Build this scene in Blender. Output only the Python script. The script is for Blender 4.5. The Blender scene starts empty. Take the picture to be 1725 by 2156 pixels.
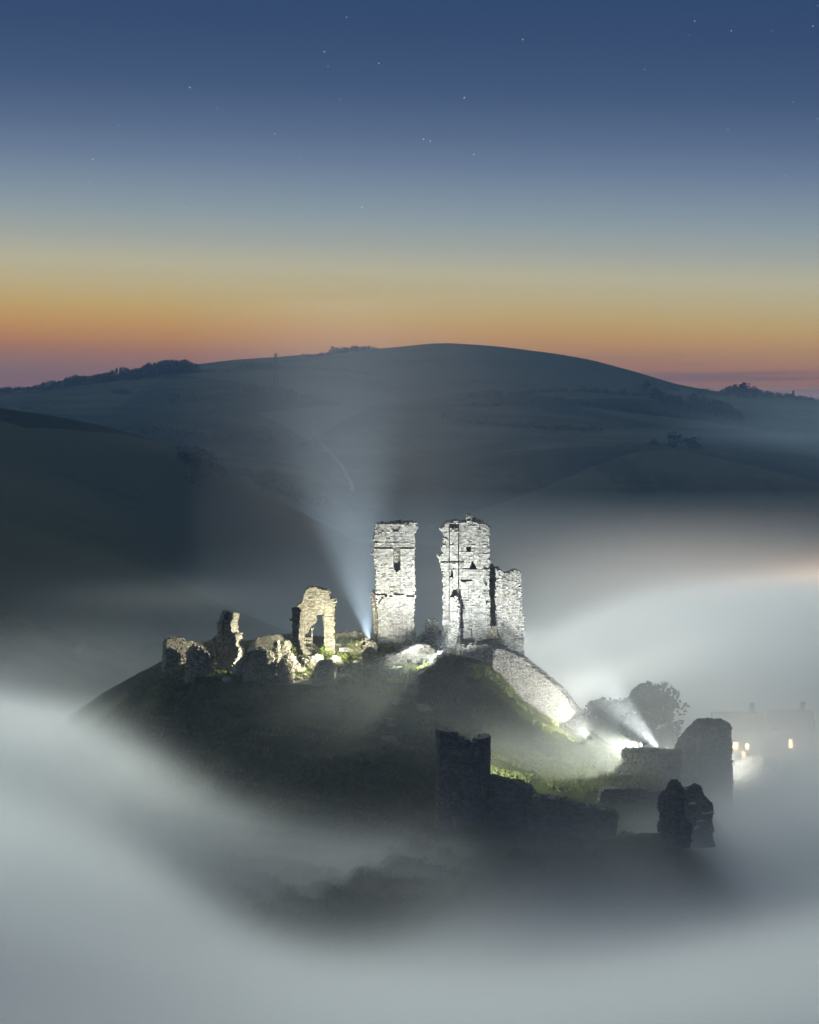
import bpy, bmesh, math, random
import numpy as np
from mathutils import Vector, Matrix, Euler

random.seed(7)
RNG = np.random.default_rng(7)
scene = bpy.context.scene
COL = scene.collection

# ------------------------------------------------------------------ camera
CAM_Z = 110.0
FOC = 4590.0                       # focal length in the units of a 1725 x 2156 sheet
PITCH = math.atan((1078.0 - 815.0) / FOC)
cam_data = bpy.data.cameras.new('camera')
cam_data.sensor_fit = 'VERTICAL'
cam_data.sensor_height = 36.0
cam_data.lens = 36.0 * FOC / 2156.0
cam_data.clip_start = 1.0
cam_data.clip_end = 20000.0
cam = bpy.data.objects.new('camera', cam_data)
COL.objects.link(cam)
cam.location = (0, 0, CAM_Z)
cam.rotation_euler = (math.pi / 2 - PITCH, 0, 0)
scene.camera = cam

# ------------------------------------------------------------------ sky, twilight and exposure
def lin(r, g, b):
    f = lambda c: (c / 255 / 12.92) if c / 255 <= 0.04045 else ((c / 255 + 0.055) / 1.055) ** 2.4
    return (f(r), f(g), f(b), 1.0)

world = bpy.data.worlds.new('World')
scene.world = world
world.use_nodes = True
wn, wl = world.node_tree.nodes, world.node_tree.links
wn.clear()
w_out = wn.new('ShaderNodeOutputWorld')
w_bg = wn.new('ShaderNodeBackground')
w_tc = wn.new('ShaderNodeTexCoord')
w_sep = wn.new('ShaderNodeSeparateXYZ')
wl.new(w_tc.outputs['Generated'], w_sep.inputs[0])
def wmath(op, a, b=None):
    n = wn.new('ShaderNodeMath'); n.operation = op
    for i, v in enumerate((a, b)):
        if v is None: continue
        if isinstance(v, (int, float)): n.inputs[i].default_value = v
        else: wl.new(v, n.inputs[i])
    return n.outputs[0]
# glow of the last light sits low in front of the camera and a little to the left: elevation bands bend with azimuth
w_az = wmath('ADD', wmath('MULTIPLY', w_sep.outputs['X'], 0.035), 0.0)
w_el = wmath('ADD', w_sep.outputs['Z'], wmath('MULTIPLY', w_az, 1.0))
w_map = wmath('DIVIDE', w_el, 0.25)
w_ramp = wn.new('ShaderNodeValToRGB')
wl.new(w_map, w_ramp.inputs[0])
SKY = [(0.0, 140, 100, 92), (0.0047, 156, 108, 88), (0.0122, 178, 118, 78), (0.0173, 192, 134, 76), (0.025, 200, 152, 86), (0.0328, 198, 167, 104), (0.043, 192, 177, 134), (0.0534, 185, 180, 154),
       (0.0637, 164, 169, 160), (0.0765, 142, 156, 163), (0.0894, 123, 140, 157), (0.1024, 104, 122, 149), (0.116, 86, 106, 136), (0.134, 67, 88, 122), (0.156, 55, 77, 113), (0.1775, 47, 71, 107), (0.25, 38, 60, 98)]
cr = w_ramp.color_ramp
while len(cr.elements) > 1: cr.elements.remove(cr.elements[-1])
for i, (z, r, g, b) in enumerate(SKY):
    e = cr.elements[0] if i == 0 else cr.elements.new(max(0.0, z / 0.25))
    e.position = max(0.0, z / 0.25) ; e.color = lin(r, g, b)
# away from the glow (behind the camera) the horizon is plain dusk blue
w_front = wn.new('ShaderNodeMapRange')
wl.new(w_sep.outputs['Y'], w_front.inputs['Value'])
w_front.inputs['From Min'].default_value = -0.5; w_front.inputs['From Max'].default_value = 0.9
w_mix = wn.new('ShaderNodeMix'); w_mix.data_type = 'RGBA'
wl.new(w_front.outputs[0], w_mix.inputs['Factor'])
w_mix.inputs['A'].default_value = lin(70, 86, 118)
w_map2 = wn.new('ShaderNodeMapping'); wl.new(w_tc.outputs['Generated'], w_map2.inputs['Vector']); w_map2.inputs['Scale'].default_value = (5.0, 5.0, 150.0)
w_noise = wn.new('ShaderNodeTexNoise'); wl.new(w_map2.outputs[0], w_noise.inputs['Vector']); w_noise.inputs['Scale'].default_value = 1.0; w_noise.inputs['Detail'].default_value = 4
w_low = wn.new('ShaderNodeMapRange'); w_low.interpolation_type = 'SMOOTHSTEP'; wl.new(w_sep.outputs['Z'], w_low.inputs['Value']); w_low.inputs['From Min'].default_value = 0.020; w_low.inputs['From Max'].default_value = 0.002
w_cl = wn.new('ShaderNodeMapRange'); w_cl.interpolation_type = 'SMOOTHSTEP'; wl.new(w_noise.outputs['Fac'], w_cl.inputs['Value']); w_cl.inputs['From Min'].default_value = 0.46; w_cl.inputs['From Max'].default_value = 0.62
w_clx = wn.new('ShaderNodeMapRange'); wl.new(w_sep.outputs['X'], w_clx.inputs['Value']); w_clx.inputs['From Min'].default_value = 0.02; w_clx.inputs['From Max'].default_value = 0.16
w_cmix = wn.new('ShaderNodeMix'); w_cmix.data_type = 'RGBA'
wl.new(wmath('MULTIPLY', wmath('MULTIPLY', w_low.outputs[0], w_cl.outputs[0]), wmath('MULTIPLY', w_clx.outputs[0], 0.6)), w_cmix.inputs['Factor'])
wl.new(w_ramp.outputs[0], w_cmix.inputs['A']); w_cmix.inputs['B'].default_value = lin(84, 78, 94)
wl.new(w_cmix.outputs['Result'], w_mix.inputs['B'])
wl.new(w_mix.outputs['Result'], w_bg.inputs['Color'])
w_bg.inputs['Strength'].default_value = 1.0
wl.new(w_bg.outputs[0], w_out.inputs[0])

SUN_E, SUN_COL = 2.35, (0.93, 1.0, 0.89)
sd = bpy.data.lights.new('twilight', 'SUN')
sd.energy = SUN_E; sd.color = SUN_COL; sd.angle = math.radians(35)
sun = bpy.data.objects.new('twilight', sd)
COL.objects.link(sun)
# low in the sky beyond the hill: light travels towards the camera and down
sun.rotation_euler = Vector((0.36, -0.84, -0.40)).to_track_quat('-Z', 'Y').to_euler()

scene.view_settings.view_transform = 'Standard'
scene.view_settings.look = 'None'
scene.view_settings.exposure = 0.0
scene.view_settings.gamma = 1.0
scene.view_settings.use_curve_mapping = False
cy = scene.cycles
cy.use_denoising = True
try: cy.denoiser = 'OPENIMAGEDENOISE'
except Exception: pass
cy.max_bounces = 10; cy.diffuse_bounces = 2; cy.glossy_bounces = 1; cy.transmission_bounces = 1; cy.transparent_max_bounces = 4
cy.volume_bounces = 9
cy.volume_step_rate = 3.0
cy.volume_max_steps = 400
cy.use_adaptive_sampling = True
cy.adaptive_threshold = 0.02
cy.caustics_reflective = cy.caustics_refractive = False

# ------------------------------------------------------------------ helpers
TH = PITCH
def ray(xd, yd):
    a = (xd - 862.5) / FOC; b = (1078.0 - yd) / FOC
    # camera basis: right (1,0,0), up (0, sin, cos), forward (0, cos, -sin)
    return np.array([a, math.cos(TH) + b * math.sin(TH), -math.sin(TH) + b * math.cos(TH)])
def P(xd, yd, D):
    d = ray(xd, yd)
    return np.array([d[0] * D / d[1], D, CAM_Z + d[2] * D / d[1]])
def project(x, y, z):
    z = z - CAM_Z
    f = y * math.cos(TH) - z * math.sin(TH); u = y * math.sin(TH) + z * math.cos(TH)
    return 862.5 + FOC * x / f, 1078.0 - FOC * u / f

def hash2(ix, iy, seed):
    n = (ix.astype(np.int64) * 374761393 + iy.astype(np.int64) * 668265263 + seed * 1274126177) & 0xFFFFFFFF
    n = ((n ^ (n >> 13)) * 1274126177) & 0xFFFFFFFF
    return ((n ^ (n >> 16)) & 0xFFFF) / 65535.0
def vnoise(x, y, seed=0):
    x = np.asarray(x, float); y = np.asarray(y, float)
    ix, iy = np.floor(x), np.floor(y); fx, fy = x - ix, y - iy
    fx = fx * fx * fx * (fx * (fx * 6 - 15) + 10); fy = fy * fy * fy * (fy * (fy * 6 - 15) + 10)
    a, b = hash2(ix, iy, seed), hash2(ix + 1, iy, seed); c, d = hash2(ix, iy + 1, seed), hash2(ix + 1, iy + 1, seed)
    return (a + (b - a) * fx) * (1 - fy) + (c + (d - c) * fx) * fy
def fbm(x, y, seed=0, octs=4):
    s = 0.0; a = 0.5
    for i in range(octs):
        s = s + a * (vnoise(x * 2 ** i, y * 2 ** i, seed + 17 * i) - 0.5); a *= 0.5
    return s

class RBF:
    """thin plate height field through scattered points"""
    def __init__(self, pts, smooth=0.0, scale=100.0):
        p = np.array(pts, float); self.s = scale
        self.xy = p[:, :2] / scale; n = len(p)
        A = np.zeros((n + 3, n + 3))
        A[:n, :n] = self.k(self.xy, self.xy) + smooth * np.eye(n)
        A[:n, n] = 1; A[:n, n + 1:] = self.xy; A[n, :n] = 1; A[n + 1:, :n] = self.xy.T
        self.w = np.linalg.solve(A, np.concatenate([p[:, 2], [0, 0, 0]]))
    @staticmethod
    def k(a, b):
        r2 = ((a[:, None, :] - b[None, :, :]) ** 2).sum(-1)
        return 0.5 * r2 * np.log(np.maximum(r2, 1e-12))
    def __call__(self, x, y):
        x = np.asarray(x, float); y = np.asarray(y, float); sh = x.shape
        q = np.stack([x.ravel(), y.ravel()], 1) / self.s
        out = np.empty(len(q)); n = len(self.xy)
        for i in range(0, len(q), 20000):
            c = q[i:i + 20000]
            out[i:i + 20000] = self.k(c, self.xy) @ self.w[:n] + self.w[n] + c @ self.w[n + 1:]
        return out.reshape(sh)

def V(p): return tuple(float(v) for v in P(*p))

# --- castle hill, its ward and the bailey below
near_pts = [V(p) for p in [
    (350, 1440, 338), (420, 1427, 334), (500, 1434, 332), (600, 1439, 331), (690, 1447, 330), (765, 1442, 331), (850, 1412, 338),
    (470, 1415, 342), (550, 1412, 340), (620, 1375, 352), (760, 1372, 352), (830, 1368, 355), (890, 1362, 357), (1000, 1372, 358), (1085, 1384, 362),
    (700, 1410, 341), (600, 1410, 341), (905, 1404, 341), (940, 1388, 340), (985, 1388, 340), (1035, 1396, 340), (1040, 1432, 342), (1100, 1478, 339), (1170, 1527, 335),
    (880, 1460, 326), (940, 1470, 324), (1030, 1475, 324), (900, 1520, 312), (1000, 1540, 312), (1100, 1540, 320), (830, 1500, 317),
    (1290, 1602, 318), (1215, 1520, 345), (1150, 1640, 303), (1280, 1622, 312), (1400, 1640, 300), (1060, 1600, 301), (1200, 1690, 288), (1330, 1700, 286), (1450, 1690, 292),
    (930, 1735, 277), (1030, 1735, 277), (1120, 1765, 270), (1300, 1768, 272), (1400, 1760, 264), (1500, 1750, 285),
    (400, 1600, 312), (550, 1600, 308), (700, 1600, 303), (850, 1572, 305), (850, 1650, 292), (600, 1700, 293), (500, 1660, 300), (800, 1800, 276), (950, 1810, 267), (760, 1860, 262), (1150, 1810, 260),
    (210, 1512, 345), (285, 1463, 342), (420, 1500, 324), (560, 1500, 322), (700, 1510, 319),
]]
near_pts += [(-45, 372, 62), (-30, 385, 64), (-10, 384, 62.5), (10, 384, 62.5), (18, 372, 64), (-60, 365, 52), (-40, 410, 48), (0, 420, 42), (25, 405, 42), (38, 385, 40), (30, 352, 52), (26, 372, 58),
             (-75, 340, 40), (-110, 350, 26), (-150, 360, 22), (-150, 250, 22), (-90, 270, 24), (0, 470, 24), (0, 540, 22), (-120, 450, 22), (120, 450, 24), (-200, 560, 24), (200, 560, 24),
             (60, 340, 42), (100, 330, 30), (150, 330, 22), (57, 283, 30), (50, 258, 34), (28, 256, 45), (40, 255, 41), (12, 250, 44), (80, 270, 22), (56, 306, 34), (64, 318, 26), (60, 240, 36), (30, 240, 40), (0, 235, 40), (-30, 240, 37), (-55, 280, 38),
             (0, 190, 36), (-40, 195, 36), (40, 190, 36), (-100, 190, 32), (100, 190, 32), (150, 250, 24), (200, 330, 24), (-220, 300, 22), (0, 150, 36), (-120, 120, 38), (120, 120, 38), (0, 110, 44), (0, 70, 66), (0, 40, 84), (-120, 60, 72), (120, 60, 72)]
near_rbf = RBF(near_pts, 1e-3)
def near_z(x, y):
    x = np.asarray(x, float); y = np.asarray(y, float)
    z = near_rbf(x, y)
    if 'spur_rbf' in globals():
        z = np.where((x < 40) & (y > 430), np.maximum(z, spur_rbf(x, y) - 60 * np.clip((460 - y) / 30, 0, 1)), z)
    t = np.clip((y - 530) / 55, 0, 1)
    if 'far_z' in globals() and (t > 0).any(): z = z * (1 - t) + far_z(x, y) * t
    z = z + (1 - t) * 1.3 * fbm(x / 9.0, y / 9.0, 3, 4) + (1 - t) * 0.5 * fbm(x / 1.6, y / 1.6, 4, 3)
    # sheep terraces across the steep bank
    m = np.clip((332 - y) / 8, 0, 1) * np.clip((y - 255) / 8, 0, 1) * np.clip((12 - x) / 8, 0, 1)
    zz = z + 0.8 * fbm(x / 7.0, y / 7.0, 9, 2)
    z = z + m * 0.34 * np.sin(zz * 2 * math.pi / 1.15)
    return z
def gz(x, y): return float(near_z(np.array([x]), np.array([y]))[0])

main_pts = [V(p) for p in [
    (-500, 850, 2500), (-200, 832, 2450), (0, 828, 2300), (150, 812, 2350), (300, 788, 2400), (410, 768, 2400), (500, 758, 2420), (580, 753, 2420), (700, 746, 2440), (780, 738, 2460), (860, 728, 2480),
    (940, 725, 2500), (1000, 727, 2500), (1100, 743, 2500), (1200, 752, 2480), (1260, 763, 2450), (1330, 782, 2400), (1395, 806, 2350), (1415, 820, 2320), (1450, 826, 2300), (1530, 835, 2300), (1613, 835, 2300), (1713, 843, 2300), (1850, 850, 2300), (1600, 852, 2150), (1725, 866, 2150), (2000, 872, 2250),
    (0, 862, 1900), (250, 850, 1900), (500, 830, 1950), (700, 840, 1950), (900, 820, 2050), (1100, 815, 2100), (1250, 820, 2100), (1350, 840, 2050), (1500, 880, 1950),
    (250, 905, 1650), (450, 910, 1650), (650, 910, 1700), (850, 895, 1750), (1000, 880, 1800), (1200, 890, 1750), (1400, 910, 1750),
    (450, 1000, 1350), (600, 1000, 1400), (760, 1010, 1450), (900, 960, 1600), (1100, 950, 1500), (1300, 950, 1450)]]
main_pts += [(-500, 1300, 40), (0, 1250, 28), (300, 1300, 26), (600, 1500, 30), (-600, 1800, 80), (900, 2200, 60), (0, 2850, 110), (600, 2850, 20), (-600, 2850, 60), (350, 2850, 40), (290, 2600, 84), (210, 2660, 104), (0, 3600, 30), (800, 3600, 10), (-800, 3600, 30), (0, 1100, 24), (-300, 1100, 24), (300, 1100, 24)]
main_rbf = RBF(main_pts, 1e-3, 1000.0)
spur_pts = [V(p) for p in [
    (-400, 840, 1050), (-150, 850, 1050), (0, 862, 1060), (130, 882, 1070), (270, 908, 1080), (380, 945, 1060), (460, 1005, 1030), (510, 1090, 980), (540, 1150, 940),
    (0, 1090, 760), (250, 1110, 800), (0, 1230, 620), (350, 1230, 700)]]
spur_pts += [(-400, 1060, 105), (-400, 800, 70), (-400, 600, 30), (-60, 800, 24), (-40, 950, 24), (0, 1060, 20), (-100, 1200, 40), (-300, 1250, 60), (-150, 540, 44), (-116, 470, 20), (-60, 480, 16), (-250, 470, 24), (-40, 600, 18), (0, 700, 15), (100, 900, 5)]
spur_rbf = RBF(spur_pts, 4e-3, 500.0)
def far_z(x, y):
    x = np.asarray(x, float); y = np.asarray(y, float)
    m = np.maximum(main_rbf(x, y), 22.0)
    t = np.clip((1340 + 260 * fbm(x / 210, y / 400, 61, 3) - y) / 620, 0, 1); t = t * t * (3 - 2 * t)
    m = m * (1 - t) + 22.0 * t
    s = np.where((x < 40) & (y < 1400), spur_rbf(x, np.minimum(y, 1250)), 0) - np.clip(y - 1120, 0, 1e9) * 0.18
    z = np.maximum(m, s)
    z = z + (2.8 * fbm(x / 80, y / 80, 21, 3) + 1.8 * fbm(x / 22, y / 22, 23, 3)) * np.clip((z - 24) / 20, 0.15, 1)
    return z
def fz(x, y): return float(far_z(np.array([x]), np.array([y]))[0])

def tag(o, label=None, cat=None, group=None, kind=None):
    if label: o['label'] = label
    if cat: o['category'] = cat
    if group: o['group'] = group
    if kind: o['kind'] = kind
    return o
def mesh_obj(name, verts, faces, mat=None, parent=None, smooth=False):
    me = bpy.data.meshes.new(name)
    me.from_pydata([tuple(map(float, v)) for v in verts], [], [tuple(map(int, f)) for f in faces])
    if smooth: me.polygons.foreach_set('use_smooth', [True] * len(me.polygons))
    if mat: me.materials.append(mat)
    me.update()
    o = bpy.data.objects.new(name, me)
    COL.objects.link(o)
    if parent: o.parent = parent
    return o
def empty(name, loc=(0, 0, 0), rz=0.0):
    o = bpy.data.objects.new(name, None)
    o.empty_display_size = 0.5
    COL.objects.link(o)
    o.location = tuple(map(float, loc)); o.rotation_euler = (0, 0, rz)
    return o
def grid_mesh(name, xs, ys, zf, mat):
    X, Y = np.meshgrid(xs, ys)
    Z = zf(X, Y)
    nx, ny = len(xs), len(ys)
    co = np.stack([X, Y, Z], -1).reshape(-1, 3)
    i = (np.arange(ny - 1)[:, None] * nx + np.arange(nx - 1)[None, :]).ravel()
    quads = np.stack([i, i + 1, i + nx + 1, i + nx], 1)
    me = bpy.data.meshes.new(name)
    me.vertices.add(len(co)); me.vertices.foreach_set('co', co.ravel())
    me.loops.add(quads.size); me.loops.foreach_set('vertex_index', quads.ravel())
    me.polygons.add(len(quads)); me.polygons.foreach_set('loop_start', np.arange(len(quads)) * 4)
    me.polygons.foreach_set('use_smooth', [True] * len(quads))
    me.materials.append(mat); me.update(calc_edges=True)
    o = bpy.data.objects.new(name, me); COL.objects.link(o)
    return o

# ------------------------------------------------------------------ materials
class NT:
    def __init__(self, m):
        self.t = m.node_tree; self.n = self.t.nodes; self.l = self.t.links
    def new(self, k, **kw):
        nd = self.n.new(k)
        for a, v in kw.items():
            if hasattr(nd, a): setattr(nd, a, v)
        return nd
    def math(self, op, a, b=None, c=None):
        n = self.n.new('ShaderNodeMath'); n.operation = op
        for i, v in enumerate((a, b, c)):
            if v is None: continue
            if isinstance(v, (int, float)): n.inputs[i].default_value = v
            else: self.l.new(v, n.inputs[i])
        return n.outputs[0]
    def mix(self, f, a, b, blend='MIX'):
        n = self.n.new('ShaderNodeMix'); n.data_type = 'RGBA'; n.blend_type = blend
        for k, v in (('Factor', f), ('A', a), ('B', b)):
            if isinstance(v, (int, float)): n.inputs[k].default_value = v
            elif isinstance(v, tuple): n.inputs[k].default_value = v
            else: self.l.new(v, n.inputs[k])
        return n.outputs['Result']
    def noise(self, vec, scale, detail=3, rough=0.55):
        n = self.n.new('ShaderNodeTexNoise'); n.inputs['Scale'].default_value = scale
        n.inputs['Detail'].default_value = detail; n.inputs['Roughness'].default_value = rough
        if vec is not None: self.l.new(vec, n.inputs['Vector'])
        return n.outputs['Fac']
    def ramp(self, f, stops):
        n = self.n.new('ShaderNodeValToRGB'); self.l.new(f, n.inputs[0])
        e = n.color_ramp.elements
        while len(e) < len(stops): e.new(0.5)
        for k, (p, c) in enumerate(stops): e[k].position = p; e[k].color = c
        return n.outputs[0]
    def smooth(self, v, a, b):
        n = self.n.new('ShaderNodeMapRange'); n.interpolation_type = 'SMOOTHSTEP'
        self.l.new(v, n.inputs['Value']); n.inputs['From Min'].default_value = a; n.inputs['From Max'].default_value = b
        return n.outputs[0]
def new_mat(name, rough=0.95, spec=0.03):
    m = bpy.data.materials.new(name); m.use_nodes = True
    t = NT(m); b = t.n['Principled BSDF']
    b.inputs['Roughness'].default_value = rough
    b.inputs['Specular IOR Level'].default_value = spec
    g = t.new('ShaderNodeNewGeometry')
    return m, t, b, g
def scaled(t, vec, sx, sy, sz):
    n = t.new('ShaderNodeMapping'); t.l.new(vec, n.inputs['Vector']); n.inputs['Scale'].default_value = (sx, sy, sz)
    return n.outputs[0]
def bump(t, b, h, dist, strength=1.0):
    n = t.new('ShaderNodeBump'); n.inputs['Distance'].default_value = dist; n.inputs['Strength'].default_value = strength
    t.l.new(h, n.inputs['Height']); t.l.new(n.outputs[0], b.inputs['Normal'])

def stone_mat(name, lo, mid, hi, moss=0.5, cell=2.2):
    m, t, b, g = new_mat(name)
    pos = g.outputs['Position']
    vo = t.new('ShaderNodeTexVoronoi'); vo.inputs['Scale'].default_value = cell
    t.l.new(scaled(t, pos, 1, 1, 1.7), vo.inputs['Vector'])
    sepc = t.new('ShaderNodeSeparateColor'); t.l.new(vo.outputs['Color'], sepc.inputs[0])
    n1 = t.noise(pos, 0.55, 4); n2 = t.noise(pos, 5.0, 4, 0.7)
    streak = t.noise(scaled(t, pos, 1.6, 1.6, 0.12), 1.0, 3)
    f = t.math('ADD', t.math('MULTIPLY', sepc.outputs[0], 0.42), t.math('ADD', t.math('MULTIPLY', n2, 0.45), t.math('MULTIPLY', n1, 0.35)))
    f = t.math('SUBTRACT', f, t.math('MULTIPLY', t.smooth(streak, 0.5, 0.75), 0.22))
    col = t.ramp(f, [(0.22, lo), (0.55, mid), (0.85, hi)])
    # lichen patches and moss on faces that look up
    li = t.smooth(t.noise(pos, 1.1, 4, 0.65), 0.58, 0.68)
    col = t.mix(t.math('MULTIPLY', li, 0.45), col, (0.30, 0.27, 0.12, 1))
    sp = t.new('ShaderNodeSeparateXYZ'); t.l.new(g.outputs['Normal'], sp.inputs[0])
    up = t.math('MULTIPLY', t.smooth(sp.outputs['Z'], 0.45, 0.9), t.smooth(t.noise(pos, 0.9, 3), 0.40, 0.60))
    col = t.mix(t.math('MULTIPLY', up, moss), col, (0.10, 0.115, 0.035, 1))
    t.l.new(col, b.inputs['Base Color'])
    bump(t, b, t.noise(pos, 7.0, 5, 0.7), 0.10, 0.8)
    return m
M_ASHLAR = stone_mat('pale_limestone', (0.13, 0.13, 0.115, 1), (0.31, 0.31, 0.28, 1), (0.50, 0.50, 0.46, 1), 0.7)
M_PALERUBBLE = stone_mat('pale_rubble_limestone', (0.13, 0.125, 0.11, 1), (0.32, 0.315, 0.285, 1), (0.55, 0.54, 0.50, 1), 0.6, 3.4)
M_RUBBLE = stone_mat('rubble_limestone', (0.10, 0.09, 0.065, 1), (0.24, 0.22, 0.155, 1), (0.42, 0.39, 0.30, 1), 0.8, 2.6)
M_DARKSTONE = stone_mat('shaded_limestone', (0.045, 0.045, 0.042, 1), (0.085, 0.085, 0.08, 1), (0.15, 0.147, 0.14, 1), 0.5)  # limestone with the shade of the unlit ruins put into its colour
def grass_mat():
    m, t, b, g = new_mat('rough_grass', 1.0, 0.0)
    pos = g.outputs['Position']
    a = t.noise(pos, 0.09, 4); c = t.noise(pos, 1.7, 5, 0.7)
    f = t.math('ADD', t.math('MULTIPLY', a, 0.6), t.math('MULTIPLY', c, 0.5))
    col = t.ramp(f, [(0.36, (0.008, 0.012, 0.005, 1)), (0.50, (0.026, 0.035, 0.012, 1)), (0.60, (0.060, 0.070, 0.022, 1)), (0.74, (0.11, 0.105, 0.050, 1))])
    t.l.new(col, b.inputs['Base Color'])
    bump(t, b, t.noise(scaled(t, pos, 1, 1, 2.5), 1.3, 6, 0.8), 0.9, 1.0)
    return m
M_GRASS = grass_mat()
def hill_mat():
    m, t, b, g = new_mat('down_pasture', 1.0, 0.0)
    pos = g.outputs['Position']
    vo = t.new('ShaderNodeTexVoronoi'); vo.inputs['Scale'].default_value = 0.0042
    t.l.new(scaled(t, pos, 1, 0.6, 0), vo.inputs['Vector'])
    sepc = t.new('ShaderNodeSeparateColor'); t.l.new(vo.outputs['Color'], sepc.inputs[0])
    f = t.math('ADD', t.math('MULTIPLY', sepc.outputs[0], 0.35), t.math('ADD', t.math('MULTIPLY', t.noise(pos, 0.012, 4), 0.55), t.math('MULTIPLY', t.noise(scaled(t, pos, 1, 0.4, 1), 0.12, 4, 0.7), 0.35)))
    col = t.ramp(f, [(0.38, (0.007, 0.012, 0.009, 1)), (0.55, (0.022, 0.030, 0.019, 1)), (0.70, (0.058, 0.064, 0.040, 1))])
    t.l.new(col, b.inputs['Base Color'])
    return m
M_HILL = hill_mat()
def simple_mat(name, c1, c2, sc=2.0, rough=0.9, bmp=0.05):
    m, t, b, g = new_mat(name, rough)
    pos = g.outputs['Position']
    col = t.ramp(t.noise(pos, sc, 4, 0.65), [(0.3, c1), (0.7, c2)])
    t.l.new(col, b.inputs['Base Color'])
    if bmp: bump(t, b, t.noise(pos, sc * 3, 4), bmp, 0.7)
    return m
FOG_G = 0.35
HAZE_DENS = 0.00012
FOG_D, FOG_SOFT, FOG_TAIL, FOG_TAIL_H = 0.11, 1.5, 0.0006, 18.0
FOG_TOP = [(0, 1495, 292), (100, 1505, 296), (200, 1530, 300), (300, 1590, 298), (400, 1660, 293), (560, 1755, 280), (700, 1825, 266), (900, 1865, 257), (1150, 1870, 252), (1400, 1830, 254), (1600, 1740, 262), (1725, 1690, 270),
           (0, 2010, 185), (400, 2035, 185), (860, 2030, 188), (1300, 2000, 190), (1725, 1960, 195), (0, 1700, 240), (250, 1800, 235),
           (1300, 1265, 440), (1600, 1235, 450), (1500, 1330, 390)]
FOG_TOP_W = [(-12, 240, 40), (6, 240, 44), (18, 250, 46), (34, 254, 48.5), (2, 256, 46), (-25, 250, 43), (0, 470, 42), (-30, 420, 46), (10, 400, 48), (0, 560, 46), (-120, 560, 40), (140, 560, 66), (0, 140, 52), (-100, 120, 54), (100, 120, 54), (120, 260, 58), (150, 380, 64), (60, 380, 63), (62, 325, 54.5),
             (-60, 360, 52), (-100, 370, 52), (-25, 345, 52), (0, 345, 52), (15, 320, 50), (40, 310, 52), (-30, 310, 46), (0, 290, 44), (25, 285, 49)]
# local drifts: x, y, z, rx, ry, rz, density
FOG_BLOBS = [(-8, 364, 106, 22, 15, 42, 0.0042), (4, 312, 60, 20, 14, 9, 0.009), (22, 261, 60, 26, 9, 7, 0.003), (48, 410, 70, 34, 40, 10, 0.010), (42, 332, 64, 22, 11, 11, 0.036), (46, 290, 57, 13, 10, 9, 0.024),
             (-48, 430, 68.5, 20, 18, 2.6, 0.005), (-68, 405, 58, 24, 26, 6, 0.006), (25, 306, 58.5, 18, 11, 4.5, 0.019), (66, 378, 62, 20, 12, 10, 0.012)]
FAR_TOP, FAR_RISE, FAR_SOFT, FAR_D = 46.0, 34.0, 10.0, 0.0010
# ------------------------------------------------------------------ ground
xs = np.concatenate([np.arange(-260, -70, 6), np.arange(-70, 70, 0.9), np.arange(70, 262, 6)])
ys = np.concatenate([np.arange(-40, 240, 6), np.arange(240, 384, 0.9), np.arange(384, 606, 6)])
castle_hill = grid_mesh('castle_hill', xs, ys, near_z, M_GRASS)
tag(castle_hill, kind='structure')
down = grid_mesh('chalk_down_hill', np.arange(-1350, 1351, 15), np.concatenate([np.arange(588, 700, 6), np.arange(700, 4250, 15)]), far_z, M_HILL)
tag(down, kind='structure')
# ------------------------------------------------------------------ fog and haze
def volume_mat(name, color, density, aniso, use_attr):
    m = bpy.data.materials.new(name); m.use_nodes = True
    t = NT(m); t.n.clear()
    out = t.new('ShaderNodeOutputMaterial'); pv = t.new('ShaderNodeVolumePrincipled')
    pv.inputs['Color'].default_value = color
    pv.inputs['Density'].default_value = density
    pv.inputs['Anisotropy'].default_value = aniso
    pv.inputs['Density Attribute'].default_value = 'density' if use_attr else ''
    t.l.new(pv.outputs[0], out.inputs['Volume'])
    return m
FOG_COL = (0.97, 0.98, 0.98, 1)
M_FOG = volume_mat('fog_droplets', FOG_COL, 1.0, FOG_G, True)
M_HAZE = volume_mat('thin_haze', (0.36, 0.62, 1.0, 1), HAZE_DENS, 0.0, False)

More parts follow.
